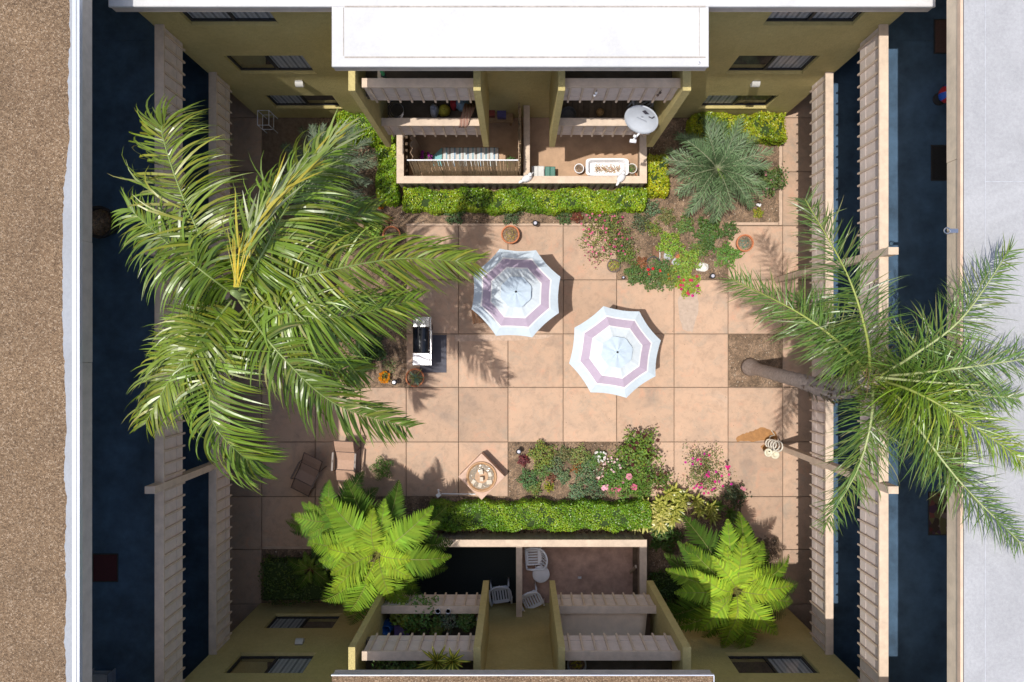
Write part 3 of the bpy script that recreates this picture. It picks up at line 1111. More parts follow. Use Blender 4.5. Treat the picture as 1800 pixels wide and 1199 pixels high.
# old leaf bases (boots) round the upper trunk
boot = Strips()
for i in range(30, 60):
    for k in range(6):
        an = rnd.uniform(0, 6.28)
        T = (ctr[min(60, i + 1)] - ctr[i]).normalized()
        u = T.orthogonal().normalized()
        q = u * math.cos(an) + T.cross(u) * math.sin(an)
        cc = rnd.choice([(.20, .15, .11), (.30, .25, .20), (.14, .10, .07), (.36, .32, .27)])
        boot.strip(ctr[i] + q * rad[i] * .9, q * .5 + T, q, rnd.uniform(.18, .4), .08, .4, cc, 3, .2, 0, [1, .7, .4, .1])
o0 = abs_loc(palm2)
boot.v = [(x - o0[0], y - o0[1], z - o0[2]) for x, y, z in boot.v]
stuff(link("leaf_bases", boot.mesh("leaf_bases", m_leaf), palm2))
GR = (0.085, 0.155, 0.026)
GRY = (0.15, 0.24, 0.018)
right_fronds = [
    ([(1525, 655, 8.3), (1470, 598, 8.8), (1395, 545, 8.6), (1285, 490, 7.6)], GR, .72, m_rachis_y),
    ([(1530, 655, 8.3), (1522, 585, 9.0), (1488, 480, 9.1), (1415, 350, 8.6)], GR, .72, m_rachis_y),
    ([(1545, 660, 8.3), (1600, 628, 9.1), (1690, 560, 9.5), (1775, 440, 9.25)], GR, .66, m_rachis),
    ([(1545, 662, 8.3), (1620, 655, 9.1), (1720, 643, 9.5), (1860, 622, 9.25)], GR, .72, m_rachis),
    ([(1545, 668, 8.3), (1610, 690, 9.2), (1690, 735, 9.5), (1800, 810, 9.2)], GRY, .70, m_rachis_y),
    ([(1542, 670, 8.3), (1600, 735, 9.1), (1690, 850, 9.4), (1800, 960, 9.05)], GR, .66, m_rachis),
    ([(1535, 672, 8.3), (1530, 745, 8.9), (1505, 830, 8.7), (1452, 920, 7.8)], GR, .66, m_rachis),
    ([(1545, 664, 8.2), (1600, 660, 8.9), (1690, 690, 9.3), (1790, 700, 9.1)], GR, .62, m_rachis),
    ([(1520, 655, 8.2), (1480, 625, 8.6), (1440, 570, 8.4), (1400, 520, 7.8)], GR, .62, m_rachis),
    ([(1545, 670, 8.4), (1595, 715, 9.0), (1640, 770, 9.0), (1680, 850, 8.9)], GRY, .66, m_rachis_y),
]
for (cp, colr, ll, rm) in right_fronds:
    palm_frond(palm2, pz(cp), 160, ll * rnd.uniform(1.0, 1.3), .021, colr, m_leafg, rm, .028, (.30, .85), .9, (rnd.uniform(-.1, .3), rnd.uniform(-.45, .1), 0), .05, .24, .2, .14, .3, 5)
S = Strips()
for i in range(150):
    az = rnd.uniform(0, 6.28)
    S.strip(CR + Vector((rnd.gauss(0, .1), rnd.gauss(0, .1), rnd.uniform(-.4, .1))), Vector((math.cos(az), math.sin(az), rnd.uniform(.1, 1.2))), Vector((0, 0, 1)), rnd.uniform(.3, .8), .02, 1.2, rnd.choice([(.10, .15, .03), (.16, .2, .03), (.2, .14, .07), (.08, .11, .03)]), 5, .05)
S.v = [(x - o0[0], y - o0[1], z - o0[2]) for x, y, z in S.v]
stuff(link("crown_fibre", S.mesh("crown_fibre", m_leaf), palm2))
# spear of the youngest leaf
sp = bez([CR, CR + Vector((.5, -.05, .9)), CR + Vector((1.1, -.08, 1.25))], 10)
MB().tube(sp, [.03 - .002 * i for i in range(11)], 6).build("spear_leaf", m_rachis, palm2, smooth=True)


# ------------------------------------------------------------------ feather palms (short, blue green) and tree ferns from shared frond meshes
def feather_template(name, nl, L, W, e0, e1, col, leaf, lw, mat, seed):
    rs = random.Random(seed)
    n = 24
    pts, p = [], Vector((0, 0, 0))
    for i in range(n + 1):
        pts.append(p.copy())
        a = e0 + (e1 - e0) * i / n
        p = p + Vector((math.cos(a), 0, math.sin(a))) * (L / n)
    S = Strips()
    for i in range(nl):
        t = .1 + .9 * (i + .5) / nl
        k = t * n
        a = int(min(k, n - 1))
        root = pts[a].lerp(pts[a + 1], k - a)
        T = (pts[a + 1] - pts[a]).normalized()
        up = Vector((0, 1, 0)).cross(T) * -1
        if up.z < 0:
            up = -up
        pr = min(1, t / .2) * (1 - .65 * max(0, (t - .5) / .5) ** 1.5)
        for sg in (-1, 1):
            fw = .70 + .25 * t + rs.gauss(0, .16)
            d = Vector((0, 1, 0)) * sg * math.cos(fw) + T * math.sin(fw) + up * rs.uniform(.1, .5)
            k2 = rs.choice((.5, .8, 1.0, 1.2, 1.6))
            S.strip(root, d, up, leaf * pr * rs.uniform(.85, 1.1), lw, .5, tuple(c * k2 for c in col), 2, .05, 0, [.7, 1, .1])
    o = len(S.v)
    return S.mesh(name, mat), pts


def feather_palm(name, label, loc, crown_z, nf, L, col, cat="palm", wide=.32, seed=0, young=True):
    rs = random.Random(seed)
    t = thing(name, label, cat, loc)
    MB().tube([(0, 0, 0), (.02, .01, crown_z * .5), (0, 0, crown_z)], [.11, .10, .08], 10).build("trunk", m_stem, t, False, smooth=True)
    tm = [feather_template("frond", 40, L, 0, R(e0), R(e1), col, wide, .016, m_leaf, seed + q) for q, (e0, e1) in enumerate(((62, -20), (42, -38), (22, -50)))]
    rt = [MB().tube(p, [.016 * (1 - .8 * i / 24) for i in range(25)], 5).mesh("rachis", M("grey_green_rachis", (0.26, 0.28, 0.17), 0.6, 0.1, 9)) for _, p in tm]
    for i in range(nf):
        q = min(2, int(3 * i / nf))
        az = i * 2.39996 + rs.uniform(-.2, .2)
        sc = rs.uniform(.85, 1.1)
        fo = link("frond", tm[q][0], t, (0, 0, crown_z), (rs.uniform(-.15, .15), rs.uniform(-.08, .08), az), sc)
        stuff(fo)
        link("rachis", rt[q], fo)
    if young:
        S = Strips()
        for i in range(8):
            S.strip(Vector((0, 0, crown_z + .1)), Vector((.15 + rs.gauss(0, .1), -.8, .5 + rs.uniform(0, .3))), Vector((0, .5, 1)), rs.uniform(.35, .6), .05, .2, (.25, .38, .08), 3, .05)
        stuff(link("young_leaf", S.mesh("young_leaf", m_leaf), t))
    return t


BG = (0.125, 0.20, 0.095)
p = P(1262, 298, 0.9)
feather_palm("feather_palm", "blue green feather palm in the top right bed under the wall", (p.x - .05, p.y, 0), 0.95, 42, 1.5, BG, seed=5)
p = P(575, 305, 1.2)
feather_palm("feather_palm", "dark feather palm half hidden behind the large left palm", (p.x, p.y, 0), 1.3, 34, 1.6, (0.10, 0.145, 0.085), seed=15, young=False)


def fern_template(name, L, e0, e1, col, mat, seed, npin=25, wid=.50):
    """arching frond: bare stalk, then close-set tapering pinnae that shorten to a pointed tip"""
    rs = random.Random(seed)
    n = 26
    pts, p = [], Vector((0, 0, 0))
    for i in range(n + 1):
        pts.append(p.copy())
        a = e0 + (e1 - e0) * (i / n) ** 1.15
        p = p + Vector((math.cos(a), 0, math.sin(a))) * (L / n)
    S = Strips()
    sp = L * .78 / npin
    for i in range(npin):
        t = .22 + .78 * (i + .5) / npin
        k = t * n
        a = int(min(k, n - 1))
        root = pts[a].lerp(pts[a + 1], k - a)
        T = (pts[a + 1] - pts[a]).normalized()
        up = Vector((-T.z, 0, T.x))
        f = min(1, .4 + (t - .22) * 3.0) * (1 - max(0, (t - .46) / .54)) ** .9
        kk = rs.uniform(.8, 1.18) * (.86 if i % 2 else 1.1)
        for sg in (-1, 1):
            pl = (wid * L * .5 * f + .02) * rs.uniform(.86, 1.08)
            fw = .36 + .3 * t + rs.gauss(0, .04)
            d = (Vector((0, sg, 0)) * math.cos(fw) + T * math.sin(fw) + up * rs.uniform(.0, .16)).normalized()
            nn = (up + T * .55 + Vector((0, sg * .1, 0))).normalized()
            c2 = tuple(min(1, c * kk * rs.uniform(.9, 1.1)) for c in col)
            S.strip(root, d, nn, pl, sp * 1.12, .7, c2, 4, .0, 0, [.75, 1.0, .85, .55, .0])
    return S.mesh(name, mat), pts


def tree_fern(label, loc, crown_z, nf, L, col, seed, name="tree_fern", trunk=True):
    rs = random.Random(seed)
    t = thing(name, label, "fern", loc)
    if trunk:
        MB().tube([(0, 0, 0), (.03, .0, crown_z * .5), (0, 0, crown_z)], [.14, .12, .10], 10).build("trunk", m_stem, t, False, smooth=True)
    kinds = [(66, -45, .54, (1.15, 1.08, 1.0)), (54, -46, .74, (1, 1, 1)), (34, -50, .92, (.72, .8, .9)), (4, -58, 1.0, (.36, .46, .8))]  # upper fronds lightened, lower ones darkened to paint the shade between them
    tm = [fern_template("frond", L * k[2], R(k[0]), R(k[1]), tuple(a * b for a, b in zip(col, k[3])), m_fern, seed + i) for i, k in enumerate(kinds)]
    m_fr = M("fern_midrib", (0.20, 0.20, 0.05), 0.6, 0.2, 9)
    rt = [MB().tube(p, [.014 * (1 - .8 * i / 26) for i in range(27)], 5).mesh("midrib", m_fr) for _, p in tm]
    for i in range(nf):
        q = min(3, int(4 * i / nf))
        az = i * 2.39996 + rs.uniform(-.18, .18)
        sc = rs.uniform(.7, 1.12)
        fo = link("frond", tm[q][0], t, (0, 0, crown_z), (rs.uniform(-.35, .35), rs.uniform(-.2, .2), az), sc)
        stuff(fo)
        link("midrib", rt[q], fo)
    if trunk and crown_z > 2.5:
        dm, dp = fern_template("frond", L * .9, R(-10), R(-75), (.20, .12, .045), m_leaf, seed + 9)
        for i in range(5):
            fo = link("frond", dm, t, (0, 0, crown_z - .1), (rs.uniform(-.3, .3), 0, rs.uniform(0, 6.28)), rs.uniform(.8, 1.0))
            fo["label"] = "brown dead hanging frond"
            stuff(fo)
    # brown crozier hub
    S = Strips()
    for i in range(26):
        az = rs.uniform(0, 6.28)
        S.strip(Vector((0, 0, crown_z)), Vector((math.cos(az), math.sin(az), .9)), Vector((0, 0, 1)), rs.uniform(.12, .3), .022, -.5, rs.choice([(.16, .07, .03), (.22, .12, .04), (.10, .05, .02)]), 3, .2)
    stuff(link("crozier", S.mesh("crozier", m_leaf), t))
    return t


FG = (0.225, 0.335, 0.026)
p = P(664, 972, 3.0)
tree_fern("large lime green tree fern at the lower left beside the planted balcony", (p.x, p.y, 0), 3.0, 56, 2.1, FG, 21)
p = P(1292, 1036, 3.0)
tree_fern("lime green tree fern in the lower right corner of the courtyard", (p.x, p.y, 0), 3.0, 56, 2.1, FG, 31)
p = P(585, 915, 1.9)
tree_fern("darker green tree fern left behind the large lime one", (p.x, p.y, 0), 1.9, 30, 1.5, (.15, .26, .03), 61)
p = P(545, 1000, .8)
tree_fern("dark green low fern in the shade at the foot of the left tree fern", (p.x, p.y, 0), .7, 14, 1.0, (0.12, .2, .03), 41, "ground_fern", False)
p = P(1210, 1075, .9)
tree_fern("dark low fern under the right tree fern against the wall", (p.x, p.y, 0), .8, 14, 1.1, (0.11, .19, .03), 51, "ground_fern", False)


# ------------------------------------------------------------------ hedges
def hedge(label, x0, x1, y0, y1, h, col, seed=0, dens=2100, ls=.06, var=.3, name="hedge"):
    t = thing(name, label, "hedge", ((x0 + x1) / 2, (y0 + y1) / 2, 0))
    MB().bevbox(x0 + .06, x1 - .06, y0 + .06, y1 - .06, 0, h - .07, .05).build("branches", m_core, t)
    w, d = x1 - x0, y1 - y0
    parts = []

    def wob(x, y):
        return .05 * np.sin(x * 3.1 + seed) * np.cos(y * 4.3 + seed * 2) + .04 * np.sin(x * 9 + y * 7) + .03 * np.sin(x * 15 - y * 11 + seed)
    n = int(w * d * dens)
    x, y = nrs.uniform(x0, x1, n), nrs.uniform(y0, y1, n)
    z = h + wob(x, y) + nrs.uniform(-.09, .02, n)
    parts.append((np.stack([x, y, z], 1), np.array([0, 0, 1.0])))
    for (fx, nx, ny, ln) in (((x0, None), -1, 0, d), ((x1, None), 1, 0, d), ((None, y0), 0, -1, w), ((None, y1), 0, 1, w)):
        m = int(ln * h * dens * .55)
        zz = nrs.uniform(.03, h, m)
        if fx[0] is not None:
            xx = np.full(m, fx[0]) + nrs.uniform(-.03, .05, m) * -nx
            yy = nrs.uniform(y0, y1, m)
        else:
            xx = nrs.uniform(x0, x1, m)
            yy = np.full(m, fx[1]) + nrs.uniform(-.03, .05, m) * -ny
        parts.append((np.stack([xx, yy, zz], 1), np.array([nx, ny, .4])))
    C = np.concatenate([q[0] for q in parts])
    N = np.concatenate([np.tile(q[1], (len(q[0]), 1)) for q in parts]) + nrs.normal(0, .45, (len(C), 3))
    C[:, 0] += .03 * np.sin(C[:, 1] * 6 + seed)
    C[:, 1] += .045 * np.sin(C[:, 0] * 4.1 + seed) + .025 * np.sin(C[:, 0] * 11)
    n = len(C)
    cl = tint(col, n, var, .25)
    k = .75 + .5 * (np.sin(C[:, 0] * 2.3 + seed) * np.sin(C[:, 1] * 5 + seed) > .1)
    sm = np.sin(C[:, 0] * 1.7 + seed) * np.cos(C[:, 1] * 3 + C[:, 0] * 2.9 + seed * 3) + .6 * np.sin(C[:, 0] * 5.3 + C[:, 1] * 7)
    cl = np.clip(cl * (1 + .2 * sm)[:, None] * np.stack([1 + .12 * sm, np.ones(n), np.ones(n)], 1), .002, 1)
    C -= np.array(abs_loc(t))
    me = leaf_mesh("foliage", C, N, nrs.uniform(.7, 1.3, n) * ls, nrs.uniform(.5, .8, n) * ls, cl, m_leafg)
    stuff(link("foliage", me, t))
    return t


HG = (0.24, 0.37, 0.018)
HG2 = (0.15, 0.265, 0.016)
hedge("bright clipped hedge along the front of the top patio fence", -3.28, 3.62, 3.86, 4.44, .62, HG, 1)
hedge("clipped hedge strip along the left side of the top patio fence", -4.02, -3.46, 4.1, 5.72, .62, HG, 2)
hedge("low clipped hedge against the top left stucco wall", -5.15, -3.6, 5.85, 6.6, .6, HG, 3)
hedge("yellow green hedge against the top right stucco wall", 4.95, 7.62, 5.85, 6.6, .6, (0.33, 0.40, 0.02), 4, 1700, .07)
hedge("short yellow green hedge between the top patio and the feather palm", 3.72, 4.28, 4.3, 5.4, .55, (0.35, 0.40, 0.015), 5, 1800, .065)
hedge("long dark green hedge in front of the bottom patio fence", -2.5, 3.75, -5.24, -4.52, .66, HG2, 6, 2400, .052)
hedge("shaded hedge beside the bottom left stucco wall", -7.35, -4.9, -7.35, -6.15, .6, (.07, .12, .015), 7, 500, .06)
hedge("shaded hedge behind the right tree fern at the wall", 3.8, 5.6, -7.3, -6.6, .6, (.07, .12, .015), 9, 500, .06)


# ------------------------------------------------------------------ small plants
def bush(name, label, px, py, rpx, h, col, nleaf=260, ls=.05, cat="plant", flowers=None, nfl=0, fs=.03, var=.3, flat=.6, loose=.0, asp=.6, mat=None, lean=(0, 0), group=None, stems=5):
    z = h * .6
    c = P(px, py, z)
    r = rpx / FPX * (CAM_H - z) * 1.15
    t = thing(name, label, cat, (c.x, c.y, 0), 0, group)
    st = MB()
    tips = []
    for k in range(stems):
        a = rnd.uniform(0, 6.28)
        q = r * rnd.uniform(.2, .8)
        e = Vector((math.cos(a) * q, math.sin(a) * q, h * rnd.uniform(.55, .95)))
        tips.append(e)
        st.tube([(0, 0, 0), (e.x * .3, e.y * .3, e.z * .5), tuple(e)], [.012, .009, .004], 5)
    st.build("stem", m_stem, t, False)
    n = int(nleaf * 2.3)
    ls *= 1.12
    u = nrs.normal(size=(n, 3))
    u /= np.linalg.norm(u, axis=1)[:, None]
    rad = nrs.uniform(.25, 1, n) ** .45
    k = nrs.randint(0, max(1, stems), n)
    T = np.array([tuple(q) for q in tips])
    C = u * rad[:, None] * np.array([r, r, h * .5]) + np.array([0, 0, h * .55])
    if loose:
        cl = T[k] + nrs.normal(0, 1, (n, 3)) * np.array([r * .3, r * .3, h * .18])
        sel = nrs.rand(n) < loose
        C[sel] = cl[sel]
    lob = 1 + .25 * np.sin(np.arctan2(C[:, 1], C[:, 0]) * 5 + px)
    C[:, :2] *= lob[:, None]
    C[:, 2] = np.maximum(C[:, 2], .02)
    N = u * .6 + np.array([0, 0, 1.0]) + nrs.normal(0, .4, (n, 3))
    me = leaf_mesh("foliage", C, N, nrs.uniform(.7, 1.3, n) * ls, nrs.uniform(.8, 1.2, n) * ls * asp, tint(col, n, var, .3), mat or m_leaf)
    stuff(link("foliage", me, t))
    if flowers:
        n = nfl
        u = nrs.normal(size=(n, 3))
        u[:, 2] = np.abs(u[:, 2]) * .6 + .25
        u /= np.linalg.norm(u, axis=1)[:, None]
        C = u * np.array([r, r, h * .5]) * nrs.uniform(.65, 1.12, (n, 1)) + np.array([0, 0, h * .6])
        cols = np.array([flowers[i] for i in nrs.randint(0, len(flowers), n)])
        # five petals a flower
        pc, pn, cc = [], [], []
        for i in range(n):
            for q in range(5):
                a = q * 1.2566 + i
                pc.append(C[i] + np.array([math.cos(a), math.sin(a), 0]) * fs * .4)
                pn.append([math.cos(a) * .4, math.sin(a) * .4, 1])
                cc.append(cols[i])
        m = len(pc)
        me = leaf_mesh("flowers", np.array(pc), np.array(pn) + nrs.normal(0, .2, (m, 3)), fs, fs * .8, np.clip(np.array(cc) * nrs.uniform(.8, 1.15, (m, 1)), 0, 1), m_petal)
        stuff(link("flowers", me, t))
    return t


def rosette(name, label, px, py, rpx, h, col, n=22, w=.05, edge=None, cat="plant", z0=0.0, grav=.8, rise=.7, group=None, heads=1):
    z = z0 + h * .5
    c = P(px, py, z)
    r = rpx / FPX * (CAM_H - z)
    t = thing(name, label, cat, (c.x, c.y, z0), 0, group)
    S, E = Strips(), Strips()
    for hd in range(heads):
        off = Vector((0, 0, 0)) if heads == 1 else Vector((rnd.gauss(0, r * .6), rnd.gauss(0, r * .6), rnd.uniform(0, h * .3)))
        rr = r if heads == 1 else r * .62
        for i in range(n):
            az = i * 2.39996 + rnd.uniform(-.2, .2)
            el = rise * (1 - i / n) * 1.6 + .15
            d = Vector((math.cos(az) * math.cos(el), math.sin(az) * math.cos(el), math.sin(el)))
            k = rnd.uniform(.8, 1.2)
            L = rr * rnd.uniform(.9, 1.2)
            pos = off + Vector((0, 0, h * .35))
            S.strip(pos, d, Vector((0, 0, 1)) - d * d.z, L, w, grav, tuple(q * k for q in col), 5, .05, 0, [.5, .9, 1, .7, .05])
            if edge:
                E.strip(pos + Vector((0, 0, .006)), d, Vector((0, 0, 1)) - d * d.z, L * .97, w * .42, grav, tuple(q * k for q in edge), 5, .05, 0, [.5, .9, 1, .7, .05])
    MB().tube([(0, 0, 0), (0, 0, h * .36)], [.03, .02], 7).build("stem", m_stem, t, False)
    lf = stuff(link("leaves", S.mesh("leaves", m_leafg), t))
    if edge:
        stuff(link("leaf_stripes", E.mesh("leaf_stripes", m_leafg), lf))
    return t


PINK = [(.62, .12, .25), (.7, .2, .32), (.55, .08, .2)]
MAG = [(.62, .02, .22), (.7, .03, .28), (.5, .02, .3)]
RED = [(.7, .03, .05), (.75, .06, .12), (.65, .02, .2)]
# top right bed
bush("flowering_bush", "loose pink flowered bush spilling over the paving at the top right bed", 1058, 408, 36, .55, (.17, .19, .05), 520, .05, "bush", PINK, 42, .04, .35, .6, .5)
bush("flowering_bush", "sparse pink sprig trailing onto the slab left of the bowl planter", 1045, 452, 17, .2, (.2, .21, .06), 60, .035, "bush", PINK, 16, .025, loose=.7)
bush("flowering_bush", "red and magenta geranium hanging over the front edge of the top right bed", 1211, 500, 19, .45, (.24, .32, .035), 300, .06, "bush", RED + MAG, 16, .06)
bush("leafy_plant", "dark green geranium at the front left of the top right bed", 1118, 482, 17, .4, (.09, .15, .04), 240, .06)
bush("leafy_plant", "dark green geranium with red blooms in the middle of the bed edge", 1150, 492, 18, .4, (.10, .16, .045), 260, .06, flowers=RED, nfl=4, fs=.06)
bush("leafy_plant", "green and orange leaved plant right of the dark geranium", 1178, 488, 17, .35, (.14, .19, .04), 240, .055, flowers=[(.5, .2, .02)], nfl=10, fs=.04)
bush("leafy_plant", "bright green clump behind the wooden grate", 1178, 428, 20, .35, (.17, .27, .03), 260, .06)
bush("leafy_plant", "upright light green plant beside the white stone", 1210, 458, 19, .5, (.19, .28, .04), 300, .06)
bush("leafy_plant", "thin yellow green plant above the grate", 1146, 402, 13, .35, (.22, .27, .05), 120, .05, loose=.6)
bush("leafy_plant", "yellow green clump under the pink bush by the bowl planter", 1100, 445, 17, .35, (.18, .25, .05), 180, .05, loose=.4)
bush("vine", "leafy vine reaching from the bed to the cactus pot", 1276, 449, 19, .25, (.13, .24, .045), 220, .07, loose=.4)
bush("vine", "dark leafy vine at the foot of the feather palm", 1247, 405, 21, .35, (.09, .17, .035), 280, .07)
bush("vine", "short dark vine tip over the slab corner left of the cactus pot", 1284, 404, 13, .3, (.08, .14, .035), 120, .06)
bush("leafy_plant", "broad green shrub between the feather palm and the right path", 1354, 318, 21, .5, (.12, .18, .05), 300, .08, flowers=[(.4, .2, .2)], nfl=12, fs=.05, loose=.4)
bush("leafy_plant", "small yellow seedling beside the white garden spotlight", 1333, 374, 8, .2, (.28, .29, .03), 70, .05)
bush("leafy_plant", "dark green clump left of the red leaved seedling under the top hedge", 992, 383, 11, .25, (.08, .14, .04), 120, .05)
bush("leafy_plant", "dark red leaved seedling under the right end of the top hedge", 1014, 381, 9, .25, (.17, .05, .025), 110, .045)
bush("leafy_plant", "grey green clump in the middle of the bed under the top hedge", 899, 378, 15, .3, (.10, .16, .07), 170, .05)
bush("leafy_plant", "dark clump at the left end of the bed under the top hedge", 798, 376, 16, .35, (.07, .12, .04), 190, .06)
bush("leafy_plant", "small grey green plant under the right hedge corner", 1147, 366, 13, .3, (.12, .18, .09), 140, .05)
# left bed
bush("succulent", "round leaved light green succulent in the left bed beside the terracotta pot", 655, 402, 17, .3, (.25, .36, .06), 90, .09, asp=.95)
bush("succulent", "round leaved green succulent further left under the palm", 610, 412, 19, .3, (.24, .36, .07), 100, .095, asp=.95)
rosette("bromeliad", "brown pink bromeliad behind the terracotta pot in the left bed", 683, 386, 12, .25, (.34, .15, .09), 16, .045)
bush("flowering_bush", "tiny orange flower in the dark soil near the left hedge strip", 671, 362, 5, .2, (.08, .1, .03), 20, .04, "flower", [(.75, .25, .03)], 4, .05)
bush("flowering_bush", "small orange marigold beside the path light near the grill", 677, 662, 9, .25, (.2, .2, .03), 60, .04, "flower", [(.85, .36, .01), (.8, .28, .01)], 26, .05)
bush("leafy_plant", "dark broad shrub under the large palm left of the grill", 645, 612, 26, .7, (.06, .12, .03), 420, .09)
bush("leafy_plant", "dark shrub below the crown of the large palm", 600, 560, 36, .8, (.05, .1, .025), 500, .1)
bush("leafy_plant", "pale green weeds in the soil above the path light near the grill", 686, 643, 12, .15, (.18, .22, .08), 70, .04, loose=.6)
bush("leafy_plant", "soft bright green bush by the brown sling chair", 671, 824, 17, .5, (.10, .21, .03), 420, .035)
# bottom bed
bush("leafy_plant", "yellow green bush at the top left of the bottom flower bed", 954, 800, 21, .45, (.22, .27, .05), 330, .055)
bush("leafy_plant", "grey green plant right of the yellow green bush in the bottom bed", 976, 818, 15, .35, (.14, .2, .1), 190, .045)
bush("leafy_plant", "dark blue green clump at the left of the bottom bed", 928, 842, 15, .35, (.09, .18, .06), 200, .05)
bush("leafy_plant", "green clump in the middle left of the bottom bed", 952, 827, 14, .3, (.12, .2, .05), 170, .05)
bush("leafy_plant", "burgundy leaved plant near the path light in the bottom bed", 920, 809, 9, .25, (.14, .03, .035), 110, .05)
bush("leafy_plant", "olive feathery plant in the top middle of the bottom bed", 1019, 801, 16, .4, (.2, .24, .07), 230, .045)
bush("leafy_plant", "rust brown plant in the middle of the bottom bed", 1014, 823, 9, .3, (.28, .12, .03), 90, .05)
bush("leafy_plant", "large grey green plant in the middle of the bottom bed", 1031, 833, 22, .4, (.12, .2, .09), 330, .05)
bush("leafy_plant", "yellow seedling near the hedge in the bottom bed", 966, 857, 8, .25, (.3, .33, .03), 70, .05, loose=.5)
bush("leafy_plant", "reddish sprig above the yellow seedling", 969, 838, 8, .3, (.22, .09, .05), 60, .05)
bush("leafy_plant", "grey green clump against the left part of the bottom hedge", 1014, 866, 14, .3, (.13, .2, .1), 170, .05)
bush("leafy_plant", "grey green clump against the middle of the bottom hedge", 1047, 862, 16, .3, (.12, .19, .09), 200, .05)
bush("flowering_bush", "round plant ringed with white flowers in the bottom bed", 1054, 802, 10, .25, (.10, .2, .04), 110, .045, "flower", [(.8, .8, .78)], 26, .04)
bush("flowering_bush", "scattered pale pink blossoms across the soil of the bottom bed", 1066, 822, 22, .2, (.12, .12, .05), 60, .03, "flower", [(.8, .55, .55), (.8, .68, .64)], 60, .035, loose=.5)
bush("rose_bush", "rose bush with one pale pink rose in the bottom bed", 1078, 845, 20, .55, (.10, .2, .03), 300, .06, "rose", [(.8, .4, .5)], 3, .11)
bush("rose_bush", "rose bush with bright pink roses in the bottom bed", 1105, 852, 24, .6, (.11, .2, .03), 380, .06, "rose", [(.8, .2, .32), (.8, .35, .42)], 4, .13)
bush("rose_bush", "tall rose bush with dark red young leaves at the bed corner", 1122, 790, 30, 1.0, (.15, .24, .035), 420, .075, "rose", [(.10, .03, .03)], 24, .075, loose=.6, stems=8)
bush("rose_bush", "rose shoot with dark tips leaning over the slab by the yellow foliage", 1156, 842, 18, .8, (.14, .22, .035), 150, .075, "rose", [(.12, .05, .04)], 10, .07, loose=.8, stems=5)
bush("flowering_bush", "magenta bougainvillea standing on the slabs at the lower right", 1246, 828, 36, .75, (.15, .18, .05), 420, .05, "bush", MAG, 38, .05, .35, loose=.65, stems=9)
bush("flowering_bush", "dark plant with one pink bloom beside the tree fern shadow", 1291, 868, 17, .5, (.07, .09, .04), 200, .07, "bush", [(.75, .3, .38)], 3, .07, loose=.5)
# variegated shrubs lower right
YV, YE = (.30, .36, .05), (.62, .55, .16)
rosette("variegated_shrub", "pale yellow variegated shrub at the right end of the bottom hedge", 1150, 908, 32, .6, (.40, .42, .10), 16, .085, (.72, .62, .26), "shrub", heads=13)
rosette("variegated_shrub", "yellow green variegated shrub above the pale yellow one", 1178, 882, 28, .6, YV, 16, .08, YE, "shrub", heads=9)
rosette("variegated_shrub", "yellow striped spiky shrub beside the bougainvillea", 1222, 884, 28, .6, YV, 16, .075, YE, "shrub", heads=7)
rosette("variegated_shrub", "dark green strap leaved shrub left of the tree fern shadow", 1268, 893, 24, .5, (.09, .15, .03), 16, .06, None, "shrub", heads=4)
bush("leafy_plant", "dark green plant under the variegated shrubs by the fence corner", 1170, 945, 24, .5, (.06, .11, .02), 300, .08)

# ------------------------------------------------------------------ parasols
m_cv = [M("canopy_pale_blue", (0.54, 0.62, 0.68), 0.8, 0.05, 9), M("canopy_white_trim", (0.80, 0.79, 0.78), 0.8, 0.03, 9),
        M("canopy_lavender", (0.44, 0.36, 0.455), 0.8, 0.05, 9), M("canopy_inner_white", (0.58, 0.64, 0.68), 0.8, 0.05, 9)]
m_vent = M("canopy_vent_cloth", (0.47, 0.56, 0.64), 0.8, 0.08, 7)


